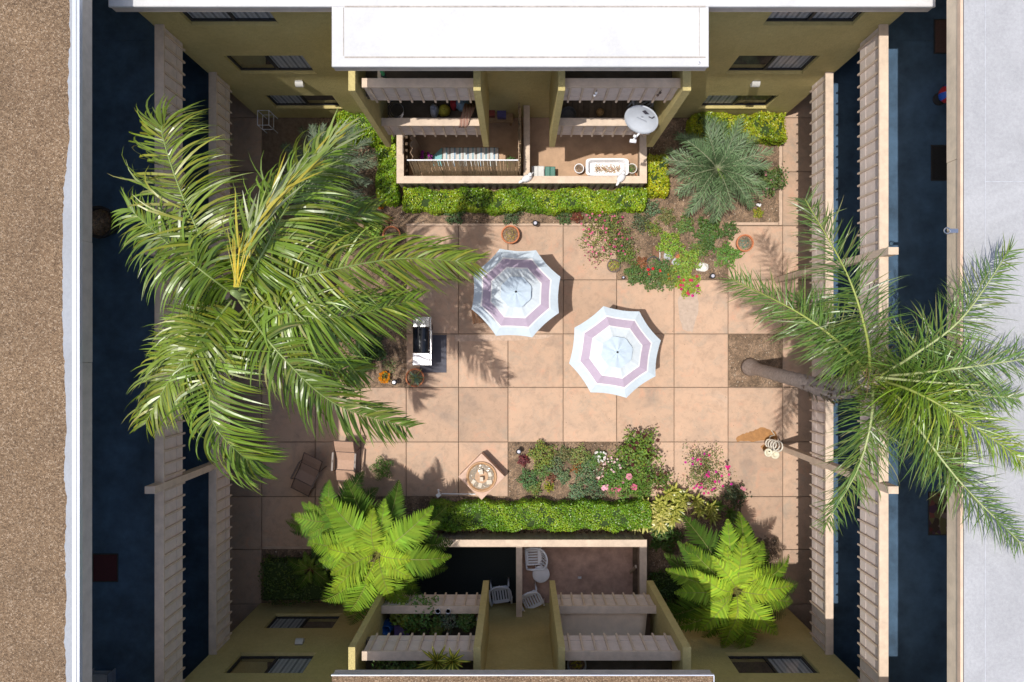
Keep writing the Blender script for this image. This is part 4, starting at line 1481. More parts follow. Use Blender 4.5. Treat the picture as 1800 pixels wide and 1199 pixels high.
def parasol(label, apex_px, rot):
    za, zr, rr = 2.55, 2.12, 1.245
    a = P(apex_px[0], apex_px[1], za)
    t = thing("parasol", label, "parasol", (a.x, a.y, 0), 0, "striped parasols in the courtyard")
    bands = [(0.10, .545, 3), (.545, .575, 1), (.575, .765, 2), (.765, .80, 1), (.80, 1.0, 0)]
    ns = 6
    for k in range(8):
        a0, a1 = rot + k * math.pi / 4, rot + (k + 1) * math.pi / 4
        mb = MB()
        rads = sorted(set([b[0] for b in bands] + [.3, .42, .67, .9, 1.0]))
        for i, r in enumerate(rads):
            for j in range(ns + 1):
                u = j / ns
                e0 = Vector((math.cos(a0), math.sin(a0)))
                e1 = Vector((math.cos(a1), math.sin(a1)))
                d = e0.lerp(e1, u)
                sag = 4 * u * (1 - u)
                q = r * rr * (1 - .035 * sag * r ** 3)
                z = za - (za - zr) * (r ** 1.12) - .036 * sag * r + .006 * math.sin(9 * u + 7 * r + k)
                mb.v.append((d.x * q, d.y * q, z))
        w = ns + 1
        for i in range(len(rads) - 1):
            mid = (rads[i] + rads[i + 1]) / 2
            mi = next(b[2] for b in bands if b[0] <= mid <= b[1])
            for j in range(ns):
                mb.f.append((i * w + j, (i + 1) * w + j, (i + 1) * w + j + 1, i * w + j + 1))
                mb.m.append(mi)
        o = mb.build("canopy_panel", m_cv, t, False)
        s = o.modifiers.new("thick", 'SOLIDIFY')
        s.thickness = .004
        # rib under each seam
        e = Vector((math.cos(a0), math.sin(a0)))
        MB().tube([(e.x * .04, e.y * .04, za - .06), (e.x * rr * .99, e.y * rr * .99, zr - .015)], .008, 5).build("rib", m_metal, t, False)
    # floppy vent cap: eight lobes with folds
    mb = MB()
    n = 48
    for i, (r, z) in enumerate(((.02, .045), (.16, .018), (.28, -.005), (.40, -.04))):
        for j in range(n):
            an = rot + 2 * math.pi * j / n
            f = math.cos(8 * (an - rot))
            q = r * (1 + (.04 * f if i > 1 else 0))
            zz = za + z + .028 * (r / .4) * abs(math.sin(4 * (an - rot) + .4 * math.sin(3 * an))) * (1 if (j // 6) % 2 else .45) - .01 * f
            mb.v.append((math.cos(an) * q, math.sin(an) * q, zz))
    for i in range(3):
        for j in range(n):
            mb.f.append((i * n + j, (i + 1) * n + j, (i + 1) * n + (j + 1) % n, i * n + (j + 1) % n))
            mb.m.append(0)
    smooth_by(mb.build("vent_cap", m_vent, t, False), 25)
    MB().lathe([(.022, .03), (.03, .06), (.02, .09), (0, .10)], 12, (0, 0, za)).build("finial", m_blackm, t, False, smooth=True)
    MB().tube([(0, 0, .05), (0, 0, za + .02)], .022, 10).build("pole", m_offwhite, t, False, smooth=True)
    MB().lathe([(.28, 0), (.28, .05), (.08, .09), (.03, .32), (0, .32)], 20).build("base", m_blackm, t, False, smooth=True)
    return t


parasol("lavender striped parasol dappled by palm shade, nearer the grill", (907, 513), R(20))
parasol("lavender striped parasol in full sun right of the other", (1085, 619), R(14))
# patio tables the parasols stand through
for lab, (px, py) in (("round patio table under the shaded parasol", (907, 513)), ("round patio table under the sunlit parasol", (1085, 619))):
    a = P(px, py, 2.55)
    t = thing("patio_table", lab, "table", (a.x, a.y, 0))
    MB().lathe([(.06, .70), (.55, .70), (.57, .715), (.55, .73), (.06, .73), (.06, .70)], 28).build("table_top", m_bronze, t, False, smooth=True)
    for k in range(4):
        an = k * math.pi / 2 + .6
        MB().tube([(.12 * math.cos(an), .12 * math.sin(an), .70), (.36 * math.cos(an), .36 * math.sin(an), .35), (.42 * math.cos(an), .42 * math.sin(an), 0)], .018, 6).build("leg", m_bronze, t, False)


def slat_stool(label, loc, rz):
    t = thing("wooden_stool", label, "stool", loc, rz)
    for i in range(5):
        MB().box(-.2 + i * .082, -.2 + i * .082 + .072, -.2, .2, .42, .445).build("slat", M("oak_slat", (0.30, 0.15, 0.07), 0.6, 0.25, 12, rand=.3), t, False)
    for sx in (-1, 1):
        for sy in (-1, 1):
            MB().box(sx * .18 - .02, sx * .18 + .02, sy * .18 - .02, sy * .18 + .02, 0, .42).build("leg", m_bronze, t, False)


p = P(842, 556, .44)
slat_stool("brown slatted stool peeking out under the shaded parasol", (p.x, p.y, 0), .1)

# ------------------------------------------------------------------ grill on its mat
p, q = P(738, 655), P(785, 589)
mt = MB().bevbox(p.x, q.x, p.y, q.y, 0.004, .014, .004).build("grill_mat", M("grey_rubber_mat", (0.085, 0.085, 0.105), 0.8, 0.2, 6))
tag(mt, "grey rubber mat under the grill", "mat")
c = P(739.5, 598, .95)
gr = thing("barbecue_grill", "black lidded gas grill with steel side shelves left of the parasols", "grill", (c.x, c.y, 0))
lid = MB()
n = 10
for i in range(n + 1):
    an = math.pi * i / n
    x = -.24 * math.cos(an)
    z = .80 + .22 * math.sin(an) ** .75
    lid.v += [(x, -.35, z), (x, .35, z)]
lid.f = [(2 * i, 2 * i + 2, 2 * i + 3, 2 * i + 1) for i in range(n)] + [tuple(range(0, 2 * n + 2, 2))[::-1], tuple(range(1, 2 * n + 2, 2))]
lid.m = [0] * len(lid.f)
lo = lid.build("lid", m_black, gr, False)
smooth_by(lo, 35)
MB().torus((.24 * .5, 0, 1.0), .022, .006, 14, 6, normal=(.5, 0, 1)).build("thermometer", m_metal, lo, False)
MB().tube([(.22, -.28, .90), (.30, -.28, .92), (.30, .28, .92), (.22, .28, .90)], .012, 7).build("handle", m_offwhite, lo, False)
MB().box(-.24, .24, -.35, .35, .62, .795).build("firebox", m_blackm, gr, False)
MB().bevbox(-.245, .245, -.71, -.36, .80, .845, .015).build("side_shelf", M("bright_steel_shelf", (0.80, 0.80, 0.82), 0.35, 0.05, 5, metal=.5), gr, False)
MB().bevbox(-.245, .245, .36, .67, .80, .845, .015).build("side_shelf", m_metal, gr, False)
MB().box(.235, .275, -.70, .66, .70, .79).build("control_panel", m_metal, gr, False)
for yk in (-.22, 0, .22):
    MB().tube([(.275, yk, .745), (.305, yk, .745)], .025, 10).build("knob", m_blackm, gr, False)
for sx in (-.2, .2):
    for sy in (-.32, .32):
        MB().box(sx - .02, sx + .02, sy - .02, sy + .02, .03, .62).build("leg", m_blackm, gr, False)
MB().box(-.22, .22, -.34, .34, .12, .15).build("bottom_shelf", m_blackm, gr, False)
for sx in (-.2, .2):
    MB().tube([(sx - .02, .38, .09), (sx + .02, .38, .09)], .09, 14).build("wheel", m_blackm, gr, False)


# ------------------------------------------------------------------ pots
def pot(label, px, py, r, h, mat, name="plant_pot", soil=True, cat="pot", z0=0.0, group=None):
    c = P(px, py, z0 + h)
    t = thing(name, label, cat, (c.x, c.y, z0), 0, group)
    MB().lathe([(r * .62, 0), (r * .95, h * .8), (r * 1.05, h * .8), (r * 1.05, h), (r * .9, h), (r * .84, h * .7)], 24).build("body", mat, t, False, smooth=False)
    if soil:
        MB().lathe([(0, h * .82), (r * .45, h * .84), (r * .86, h * .80)], 20).build("soil", m_soil, t, False)
    return t


def pot_plant_leaves(t, z, r, col, n, ls, h=.08, mat=None):
    u = nrs.normal(size=(n, 3))
    u /= np.linalg.norm(u, axis=1)[:, None]
    C = u * np.array([r, r, h]) * nrs.uniform(.3, 1, (n, 1)) ** .5 + np.array([0, 0, z + h * .6])
    stuff(link("foliage", leaf_mesh("foliage", C, u + np.array([0, 0, .8]), ls, ls * .55, tint(col, n, .3, .25), mat or m_leaf), t))


t = pot("terracotta pot with a dry succulent beside the shaded parasol", 897, 412, .255, .32, m_terra)
pot_plant_leaves(t, .24, .2, (.36, .27, .08), 120, .05, .04)
t = pot("terracotta pot with a blue green cactus on the top right slab", 1310, 427, .24, .30, m_terra)
pot_plant_leaves(t, .22, .17, (.13, .22, .17), 220, .04, .07)
t = pot("empty terracotta pot at the edge of the left bed", 688, 413, .25, .34, m_terra)
pot_plant_leaves(t, .22, .1, (.3, .24, .08), 40, .06, .05)
t = pot("terracotta pot with an agave below the grill", 729, 664, .26, .30, m_terra)
S = Strips()
for i in range(34):
    az = i * 2.4
    el = .25 + .9 * rnd.random()
    d = Vector((math.cos(az) * math.cos(el) + .35, math.sin(az) * math.cos(el) - .12, math.sin(el)))
    k = rnd.uniform(.7, 1.3)
    S.strip(Vector((0, 0, .25)), d, Vector((0, 0, 1)), rnd.uniform(.16, .42), .035, .2, tuple(a * k for a in rnd.choice([(.2, .28, .2), (.28, .32, .14), (.36, .32, .12), (.18, .3, .22)])), 3, .03)
stuff(link("leaves", S.mesh("leaves", m_leaf), t))
t = pot("dark bowl planter with yellow green succulents on the slab edge", 1079, 467, .19, .16, m_bronze)
pot_plant_leaves(t, .12, .17, (.3, .3, .05), 120, .055, .06)
t = pot("black nursery pot among the geraniums", 1149, 463, .2, .2, m_blackm)
pot_plant_leaves(t, .15, .17, (.1, .17, .05), 110, .05, .06)

# ------------------------------------------------------------------ path lights, spotlight, stone, wooden grate, tap
for (px, py, lab) in ((693, 672, "black path light beside the orange marigold"), (912, 794, "path light in the corner of the bottom flower bed"), (941, 392, "path light at the paving edge under the top hedge"),
                      (1253, 485, "path light at the front right corner of the top right bed"), (1097, 487, "tiny path light at the front left corner of the top right bed")):
    c = P(px, py, .35)
    k = .6 if "tiny" in lab else 1.0
    t = thing("path_light", lab, "light", (c.x, c.y, 0), 0, "black path lights in the beds")
    MB().tube([(0, 0, -.02), (0, 0, .30 * k)], .02 * k, 8).build("stake", m_blackm, t, False)
    MB().lathe([(.055 * k, .20), (.065 * k, .30), (.085 * k, .33), (.075 * k, .36), (0, .365)], 18, (0, 0, -.33 + .33 * k)).build("lamp_head", m_blackm, t, False, smooth=True)
    MB().lathe([(.05 * k, .03), (.045 * k, .045), (0, .047)], 16, (0, 0, .33 * k)).build("lens", M("lamp_lens", (0.5, 0.5, 0.58), 0.2), t, False)
c = P(1334, 360, .25)
t = thing("garden_spotlight", "small white garden spotlight beside the yellow seedling", "light", (c.x, c.y, 0))
MB().tube([(0, 0, -.02), (0, 0, .2)], .012, 6).build("stake", m_metal, t, False)
MB().tube([(-.06, .02, .2), (.0, 0, .25), (.05, -.03, .27)], [.03, .045, .055], 12).build("lamp_head", m_white, t, False, smooth=True)


def rock(label, px, py, r, mat, seed, name="stone"):
    rs = random.Random(seed)
    c = P(px, py, r * .5)
    mb = MB()
    prof = []
    for i in range(7):
        for j in range(10):
            th, ph = math.pi * i / 6, 2 * math.pi * j / 10
            k = r * (1 + rs.uniform(-.18, .18))
            mb.v.append((k * math.sin(th) * math.cos(ph) * 1.1, k * math.sin(th) * math.sin(ph) * .9, r * .45 + k * .55 * math.cos(th)))
    for i in range(6):
        for j in range(10):
            mb.f.append((i * 10 + j, (i + 1) * 10 + j, (i + 1) * 10 + (j + 1) % 10, i * 10 + (j + 1) % 10))
            mb.m.append(0)
    o = mb.build(name, mat, None, loc=(c.x, c.y, -.02))
    return tag(o, label, "stone")


rock("large white stone beside the path light in the top right bed", 1235, 470, .16, m_offwhite, 3)
rock("pale grey stone left among the plants behind the geraniums", 1175, 449, .13, M("grey_stone", (.45, .47, .5), .8, .2, 9), 4)
rock("pale grey stone right among the plants behind the geraniums", 1189, 461, .12, M("grey_stone", (.45, .47, .5), .8, .2, 9), 5)
rock("small brown stone next to the pale stones", 1193, 451, .08, m_terra, 6)
c = P(1153, 443, .05)
t = thing("wooden_grate", "brown wooden grate lying in the top right bed", "grate", (c.x, c.y, .03))
for i in range(9):
    MB().box(-.10, .09, -.16 + i * .036, -.16 + i * .036 + .022, .02, .045).build("slat", M("red_brown_slat", (.25, .12, .07), .8, .2, 12), t, False)
MB().box(.095, .115, -.2, .2, 0, .08).build("rail", m_offwhite, t, False)
MB().box(-.12, -.103, -.2, .2, 0, .05).build("rail", m_stem, t, False)
c = P(771, 870, .3)
t = thing("garden_tap", "white garden tap and pipe between the fountain and the tree fern", "tap", (c.x, c.y, 0))
MB().tube([(0, 0, -.03), (0, 0, .3), (0, .1, .3)], .022, 8).build("standpipe", m_white, t, False)
MB().box(-.06, .06, -.05, .05, .26, .36, rz=.6).build("valve_box", m_white, t, False)
MB().tube([(0, .12, .32), (0, .16, .34)], .03, 8).build("handle", m_white, t, False)
MB().tube([(.05, -.02, .04), (1.05, -.03, .04)], .018, 8).build("pipe", m_white, t, False)

# ------------------------------------------------------------------ fountain
c = P(846.5, 838, .53)
t = thing("fountain", "square pink stone fountain with a round bubbling basin", "fountain", (c.x, c.y, 0))
hs = .455
z1 = .53
fo = MB()
pr = [(hs * 1.0, 0), (hs * 1.0, z1 - .04), (hs * 1.02, z1 - .04), (hs * 1.02, z1)]
MB().box(-hs, hs, -hs, hs, 0, z1 - .04).build("pedestal", m_pinkstone, t, False)
# top plate with a round opening
mb = MB()
n = 48
rb = .37
for k in range(n):
    an = 2 * math.pi * k / n
    ca, sa = math.cos(an), math.sin(an)
    m_ = max(abs(ca), abs(sa))
    e = hs * 1.03
    mb.v += [(ca / m_ * e, sa / m_ * e, z1 - .039), (ca / m_ * e, sa / m_ * e, z1), (ca * rb, sa * rb, z1)]
for k in range(n):
    a0, a1 = 3 * k, 3 * ((k + 1) % n)
    mb.f += [(a0, a1, a1 + 1, a0 + 1), (a0 + 1, a1 + 1, a1 + 2, a0 + 2)]
    mb.m += [0, 0]
mb.build("top_plate", m_pinkstone, t, False)
MB().lathe([(.355, z1 - .05), (.375, z1 + .02), (.43, z1 + .055), (.44, z1 + .03), (.42, z1 + .0), (.37, z1 - .02)], 40).build("basin", M("brown_basin_glaze", (.42, .24, .12), .5, .25, 8), t, False, smooth=True)
wt = MB()
nw = 36
rs_ = random.Random(4)
for i in range(nw + 1):
    for j in range(nw + 1):
        x, y = -.36 + .72 * i / nw, -.36 + .72 * j / nw
        d = math.hypot(x, y)
        if d > .355:
            x, y = x * .355 / d, y * .355 / d
            d = .355
        z = z1 - .005 + .014 * math.sin(44 * d + 3 * math.sin(5 * math.atan2(y, x))) + rs_.uniform(-.008, .008)
        wt.v.append((x, y, z))
for i in range(nw):
    for j in range(nw):
        k = i * (nw + 1) + j
        wt.f.append((k, k + nw + 1, k + nw + 2, k + 1))
        wt.m.append(0)
mw, ntw, bw = new_mat("fountain_water")
bw.inputs["Base Color"].default_value = (.30, .25, .19, 1)
bw.inputs["Roughness"].default_value = .06
bw.inputs["Specular IOR Level"].default_value = .8
wt.build("water", mw, t, False, smooth=True)
MB().lathe([(.0, z1 - .03), (.19, z1 - .03), (.19, z1 + .02), (.0, z1 + .025)], 20).build("plinth", M("brown_basin_glaze", (.42, .24, .12)), t, False)
for (x, y, s_, h, rz) in ((-.02, -.03, .058, .20, .8), (.10, .12, .07, .10, .9), (-.20, -.14, .065, .03, .5), (.05, -.26, .075, .035, -.7), (-.26, .06, .06, .03, .2), (.22, -.12, .06, .03, 1.0)):
    MB().box(x - s_, x + s_, y - s_ * .8, y + s_ * .8, z1 - .03, z1 + h, rz=rz).build("rock", m_stone, t, False)
t.rotation_euler = (0, 0, R(45))


# ------------------------------------------------------------------ sling loungers
def sling_chair(label, loc, rz, mat):
    """low sling recliner: head of the back at +y, foot at -y"""
    t = thing("sling_chair", label, "chair", loc, rz, "brown sling chairs in the lower left corner")
    w = .27

    def sheet(name, pts, m):
        mb = MB()
        for (y, z) in pts:
            mb.v += [(-w, y, z), (w, y, z), (-w, y, z - .012), (w, y, z - .012)]
        for i in range(len(pts) - 1):
            a = 4 * i
            mb.f += [(a, a + 1, a + 5, a + 4), (a + 2, a + 6, a + 7, a + 3), (a, a + 4, a + 6, a + 2), (a + 1, a + 3, a + 7, a + 5)]
            mb.m += [0] * 4
        mb.build(name, m, t, False)
    sheet("back_sling", [(.68, .78), (.5, .66), (.36, .53)], mat)
    sheet("seat_sling", [(.34, .50), (.1, .38), (-.18, .36)], mat)
    sheet("foot_sling", [(-.20, .355), (-.4, .27), (-.52, .20)], mat)
    for sx in (-1, 1):
        x = sx * (w + .015)
        MB().tube([(x, .70, .80), (x, .35, .52), (x, .1, .39), (x, -.18, .37), (x, -.55, .18)], .014, 6).build("side_rail", m_bronze, t, False)
        x2 = sx * (w + .05)
        MB().tube([(x2, .42, .0), (x2, .36, .55), (x2, .1, .62), (x2, -.2, .58), (x2, -.28, 0)], .014, 6).build("arm_frame", m_bronze, t, False)
        MB().box(x2 - .025, x2 + .025, -.18, .34, .605, .625).build("armrest", m_bronze, t, False)
    for (y, z) in ((.70, .80), (.35, .515), (-.19, .365), (-.54, .18)):
        MB().tube([(-w, y, z), (w, y, z)], .014, 6).build("cross_bar", m_bronze, t, False)
    return t


p = P(607, 815, .4)
sling_chair("tan sling recliner chair half in the sun beside the soft green bush", (p.x, p.y, 0), R(-3), m_sling)
p = P(538, 838, .4)
sling_chair("sling recliner chair with cloth darkened as if shaded, turned aside", (p.x, p.y, 0), R(-27), M("shaded_sling_fabric", (0.30, 0.20, 0.155), 0.7, 0.08, 20, 0.2, 150))  # darker copy of the sling cloth, shade put into its colour

# ------------------------------------------------------------------ hose on the right post
p = P(1360, 780, .5)
t = thing("garden_hose", "beige garden hose coiled on a holder at the foot of the right post", "hose", (7.40, -2.93, 0))
m_hose = M("beige_hose", (0.58, 0.54, 0.46), 0.5, 0.12, 9)
for i in range(4):
    MB().torus((-.02 - .045 * i, .06 + .012 * i, .62 - .10 * i), .15 - .01 * i, .022, 22, 7, normal=(-1, .15, .75)).build("coil", m_hose, t, False, smooth=True)
for (x, y) in ((-.24, -.14), (-.05, -.20)):
    MB().lathe([(.0, .46), (.05, .47), (.06, .50), (.115, .52), (.125, .49), (.11, .44), (0, .43)], 20, (x, y, 0)).build("reel_disc", M("cream_plastic", (.62, .58, .44), .5, .12, 14), t, False, smooth=True)
MB().tube([(.08, -.02, .52), (-.16, -.05, .50), (-.22, -.12, .47)], .02, 8).build("holder", m_blackm, t, False)
MB().tube([(-.2, .1, .3), (-.05, .28, .1), (.1, .3, .03), (.0, .45, .03)], .014, 7).build("hose_end", m_hose, t, False)

# ------------------------------------------------------------------ top patio: screens, rug, boxes, planters, dish
t = thing("reed_screen", "tan reed screen leaning inside the front of the left top patio", "screen", (-1.5, 4.75, 0))
nrd = 90
xa, xb = -2.95, .0
for k in range(15):
    mb = MB()
    for i in range(6):
        x = xa + (xb - xa) * (k * 6 + i + .5) / nrd
        o1 = rnd.uniform(-.03, .03)
        mb.tube([(x, 4.72 + o1 * .3, .02), (x + rnd.uniform(-.015, .015), 4.95, 1.83 + o1)], .017, 5)
    mb.build("reed_bundle", m_reed, t)
MB().tube([(xa - .02, 4.945, 1.86), (xb, 4.945, 1.86)], .02, 6).build("top_trim", m_white, t)
t = thing("reed_screen", "tan reed screen along the divider of the top patio", "screen", (.05, 5.6, 0))
for k in range(11):
    mb = MB()
    for i in range(6):
        y = 4.75 + 1.75 * (k * 6 + i + .5) / 66
        mb.tube([(.10, y, .02), (.03 + rnd.uniform(-.03, .03), y, 1.75 + rnd.uniform(-.06, .06))], .018, 5)
    mb.build("reed_bundle", m_reed, t)
MB().box(.005, .02, 4.8, 5.5, 1.2, 1.8).build("cloth", M("tan_cloth", (.45, .32, .22), .9), t)
m_strp = stripe_mat("striped_pad_cloth", [(.70, .70, .70), (.30, .46, .52), (.70, .68, .66), (.42, .36, .32), (.62, .72, .74), (.70, .70, .70), (.25, .38, .50), (.66, .62, .56)], 2.6)
p, q = P(778, 292, .1), P(876, 259, .1)
t = thing("lounge_pad", "striped lounge pad with turquoise end on the left top patio", "pad", ((p.x + q.x) / 2, (p.y + q.y) / 2, 0))
MB().bevbox(p.x, q.x, p.y, q.y, .02, .10, .02).build("pad", m_strp, t)
a, b2, c2, d2 = P(776, 292, .1), P(777, 259, .1), P(760, 275, .1), P(757, 292, .1)
mb = MB()
for z in (.02, .095):
    mb.v += [(v.x, v.y, z) for v in (a, b2, c2, d2)]
mb.f = [(4, 5, 6, 7), (0, 3, 2, 1), (0, 4, 7, 3), (3, 7, 6, 2), (2, 6, 5, 1), (1, 5, 4, 0)]
mb.m = [0] * 6
mb.build("turquoise_end", M("turquoise_cloth", (.22, .50, .52), .85, .06, 9), t)
bush("flowering_bush", "potted purple flower beside the striped pad", 748, 277, 9, .45, (.1, .14, .05), 70, .05, "flower", [(.45, .05, .4)], 14, .06, loose=.5)
bush("leafy_plant", "green plant inside the right end of the reed screen", 897, 284, 8, .6, (.12, .22, .05), 80, .05)
for (px, lab) in ((778, "left"), (835, "middle"), (870, "right")):
    bush("leafy_plant", "small %s plant tuft between the reed screen and the patio fence" % lab, px, 307, 7, .55, (.13, .24, .04), 70, .045)
p = P(729, 262, .9)
t = thing("patio_curtain", "folded tan cloth hanging in the left end of the top patio", "cloth", (p.x, p.y, 0))
mb = MB()
for i in range(9):
    y = -.5 + i * .11
    xo = .035 * (1 if i % 2 else -1)
    mb.v += [(xo * 1.6, y, .02), (xo, y * .9, 1.6 - .06 * abs(i - 4))]
mb.f = [(2 * i, 2 * i + 2, 2 * i + 3, 2 * i + 1) for i in range(8)]
mb.m = [0] * 8
o = mb.build("cloth", M("tan_cloth", (.45, .32, .22), .9), t, False)
o.modifiers.new("thick", 'SOLIDIFY').thickness = .01
# wooden box, red tin and blue box under the fin wall
p = P(876, 207, .4)
t = thing("wooden_bench", "small wooden bench with packages at the back of the left top patio", "bench", (p.x, p.y + .05, 0))
MB().box(-.42, .42, -.18, .18, .36, .40).build("seat", M("pine", (.42, .27, .14), .7, .2, 9), t, False)
for sx in (-.36, .36):
    MB().box(sx - .03, sx + .03, -.15, .15, 0, .36).build("leg", M("pine", (.42, .27, .14)), t, False)
for (x0, x1, y0, y1, h, col, nm, lab) in ((-.40, -.1, -.05, .14, .26, (.20, .04, .03), "red_box", "dark red box on the small bench"), (-.02, .22, -.1, .14, .22, (.07, .06, .16), "blue_box", "dark blue box on the small bench")):
    b_ = thing(nm, lab, "box", (p.x + (x0 + x1) / 2, p.y + .05 + (y0 + y1) / 2, .40))
    w_, d_ = (x1 - x0) / 2, (y1 - y0) / 2
    MB().bevbox(-w_, w_, -d_, d_, .001, h, .01).build("body", M(nm, col, .6), b_, False)
    MB().box(-w_ - .006, w_ + .006, -d_ - .006, d_ + .006, h * .8, h + .006).build("lid", M(nm + "_lid", tuple(min(1, v * 1.7) for v in col), .6), b_, False)
# right half
p, q = P(934, 313, .55), P(957, 293, .55)
t = thing("storage_bin", "pale grey storage bin in the corner of the right top patio", "bin", ((p.x + q.x) / 2, (p.y + q.y) / 2 + .02, 0))
MB().bevbox(-.17, .17, -.15, .15, 0, .5, .01).build("body", M("grey_plastic", (.5, .5, .5), .6), t, False)
MB().bevbox(-.185, .185, -.165, .165, .5, .56, .02).build("lid", M("pale_grey_plastic", (.62, .62, .60), .6, .08), t, False)
MB().box(-.004, .004, -.15, .15, .56, .566).build("lid_seam", m_blackm, t, False)
p, q = P(958, 313, .45), P(976, 294, .45)
t = thing("storage_bin", "dark green bin beside the pale grey bin", "bin", ((p.x + q.x) / 2, (p.y + q.y) / 2 + .02, 0))
MB().bevbox(-.135, .135, -.15, .15, 0, .40, .01).build("body", M("green_plastic", (.05, .14, .11), .6), t, False)
MB().bevbox(-.15, .0, -.16, .16, .402, .46, .02).build("lid", M("green_lid", (.07, .20, .16), .5), t, False)
MB().bevbox(.003, .15, -.16, .16, .402, .45, .02).build("lid", M("green_lid", (.07, .20, .16), .5), t, False)
t = pot("round white pot on the right top patio", 1018, 296, .135, .3, m_white)
t = pot("white pot with a green plant right of the long planter", 1111, 296, .14, .3, m_offwhite)
pot_plant_leaves(t, .24, .11, (.12, .2, .05), 80, .05, .05)
t = pot("small terracotta pot in the patio corner behind the white ornament", 1111, 309, .13, .2, m_terra)
p, q = P(1031, 308, .45), P(1104, 279, .45)
w_, d_ = (q.x - p.x) / 2, (q.y - p.y) / 2
t = thing("long_planter", "long white tub planter with rusty dead plants on the right top patio", "planter", ((p.x + q.x) / 2, (p.y + q.y) / 2, 0))
mb = MB()
rg = []
for (k, z) in ((.86, .05), (1.0, .42), (1.04, .45), (.92, .45), (.86, .38), (.82, .22)):
    ring = []
    for i in range(28):
        an = 2 * math.pi * i / 28
        ca, sa = math.cos(an), math.sin(an)
        e = .28
        x = math.copysign(abs(ca) ** e, ca) * w_ * k
        y = math.copysign(abs(sa) ** e, sa) * (d_ - (1 - k) * w_ * .6)
        ring.append((x, y, z))
    rg.append(ring)
mb.v = [v for r_ in rg for v in r_]
for i in range(len(rg) - 1):
    for j in range(28):
        mb.f.append((i * 28 + j, i * 28 + (j + 1) % 28, (i + 1) * 28 + (j + 1) % 28, (i + 1) * 28 + j))
mb.f += [tuple(range(28))[::-1], tuple(range(5 * 28, 6 * 28))]
mb.m = [0] * len(mb.f)
mb.build("tub", m_white, t, False)
n = 420
C = np.stack([nrs.uniform(-w_ * .6, w_ * .65, n), nrs.normal(-.03, .06, n), nrs.uniform(.24, .44, n)], 1)
stuff(link("dead_foliage", leaf_mesh("dead_foliage", C, nrs.normal(size=(n, 3)) + np.array([0, 0, .5]), .045, .02, tint((.36, .22, .09), n, .4, .4), m_leaf), t))
for sx in (-1, 1):
    MB().box(sx * w_ * .8 - .03, sx * w_ * .8 + .03, -d_ * .7, d_ * .7, 0, .05).build("foot", m_white, t, False)


def ornament(label, px, py, s):
    """white plaster bird figure sitting on the fence cap"""
    p = P(px, py, 1.2)
    t = thing("bird_ornament", label, "ornament", (p.x, p.y, 1.1), s)
    MB().lathe([(.0, 0), (.09, .0), (.12, .05), (.11, .12), (.06, .18), (.0, .2)], 16, sx=1.35, sy=.85).build("body", m_white, t, False, smooth=True)
    MB().lathe([(0, 0), (.05, .01), (.065, .06), (.04, .11), (0, .12)], 12, (.11, .03, .14)).build("head", m_white, t, False, smooth=True)
    MB().tube([(.16, .04, .19), (.23, .06, .18)], [.02, .004], 6).build("beak", m_white, t, False)
    MB().tube([(-.12, -.01, .08), (-.26, -.04, .12)], [.06, .02], 8).build("tail", m_white, t, False, smooth=True)


ornament("white bird ornament on the fence cap at the patio divider", 926, 313, .4)
ornament("white bird ornament on the fence cap below the long planter", 1092, 312, .9)

# satellite dish on a mast by the right end of the top patio
p = P(1127, 211, 4.5)
ZD = 4.5
t = thing("satellite_dish", "pale grey satellite dish mounted on the rail above the right top patio", "satellite dish", (p.x, p.y, 0))
nrm = Vector((-.38, -.78, .50)).normalized()
q = Vector((0, 0, 1)).rotation_difference(nrm)
ux = q @ Vector((1, 0, 0))
mb = MB()
nr, ns2 = 7, 36
for i in range(nr + 1):
    r = i / nr
    for j in range(ns2):
        an = 2 * math.pi * j / ns2
        v = q @ Vector((.40 * r * math.cos(an), .39 * r * math.sin(an), .09 * r * r - .09))
        mb.v.append((v.x, v.y, v.z + ZD))
for i in range(nr):
    for j in range(ns2):
        mb.f.append((i * ns2 + j, (i + 1) * ns2 + j, (i + 1) * ns2 + (j + 1) % ns2, i * ns2 + (j + 1) % ns2))
        mb.m.append(0)
o = mb.build("reflector", M("dish_grey", (.50, .53, .57), .45, .05, 6), t, False, smooth=True)
o.modifiers.new("thick", 'SOLIDIFY').thickness = .012


def on_dish(a, b, h=.0):
    r2 = (a / .45) ** 2 + (b / .42) ** 2
    v = q @ Vector((a, b, .09 * r2 - .09 + h + .012))
    return (v.x, v.y, v.z + ZD)


# flat dark marks: a diamond with a chevron, and a faint line of lettering below it
def decal(name, poly, mat):
    mb = MB().add([on_dish(a, b, .006) for a, b in poly], [tuple(range(len(poly)))])
    mb.build(name, mat, o, False)


m_mark = M("dark_mark_colour", (.05, .045, .06), .6)
decal("dark_mark", [(.02, .20), (.09, .12), (.19, .14), (.10, .25)], m_mark)
decal("dark_mark", [(.16, .05), (.25, .02), (.26, .045), (.17, .075)], m_mark)
decal("dark_mark", [(.25, .02), (.33, .10), (.30, .11), (.235, .045)], m_mark)
m_ink2 = M("faint_lettering", (.26, .28, .33), .6)
for i in range(9):
    a = -.12 + i * .026
    bb = .0 - i * .012
    decal("letter", [(a, bb), (a + .015, bb - .006), (a + .015, bb + .022 + .008 * (i % 2)), (a, bb + .028 + .008 * (i % 2))], m_ink2)
arm0 = q @ Vector((-.08, -.40, -.02))
lnb = Vector(P(1112, 247, 4.25)) - Vector((p.x, p.y, 0))
MB().tube([(arm0.x, arm0.y, arm0.z + ZD), tuple(lnb)], .024, 8).build("feed_arm", m_white, t, False)
MB().tube([lnb + Vector((-.07, -.01, .02)), lnb + Vector((.08, -.03, .03))], .045, 10).build("receiver", m_white, t, False, smooth=True)
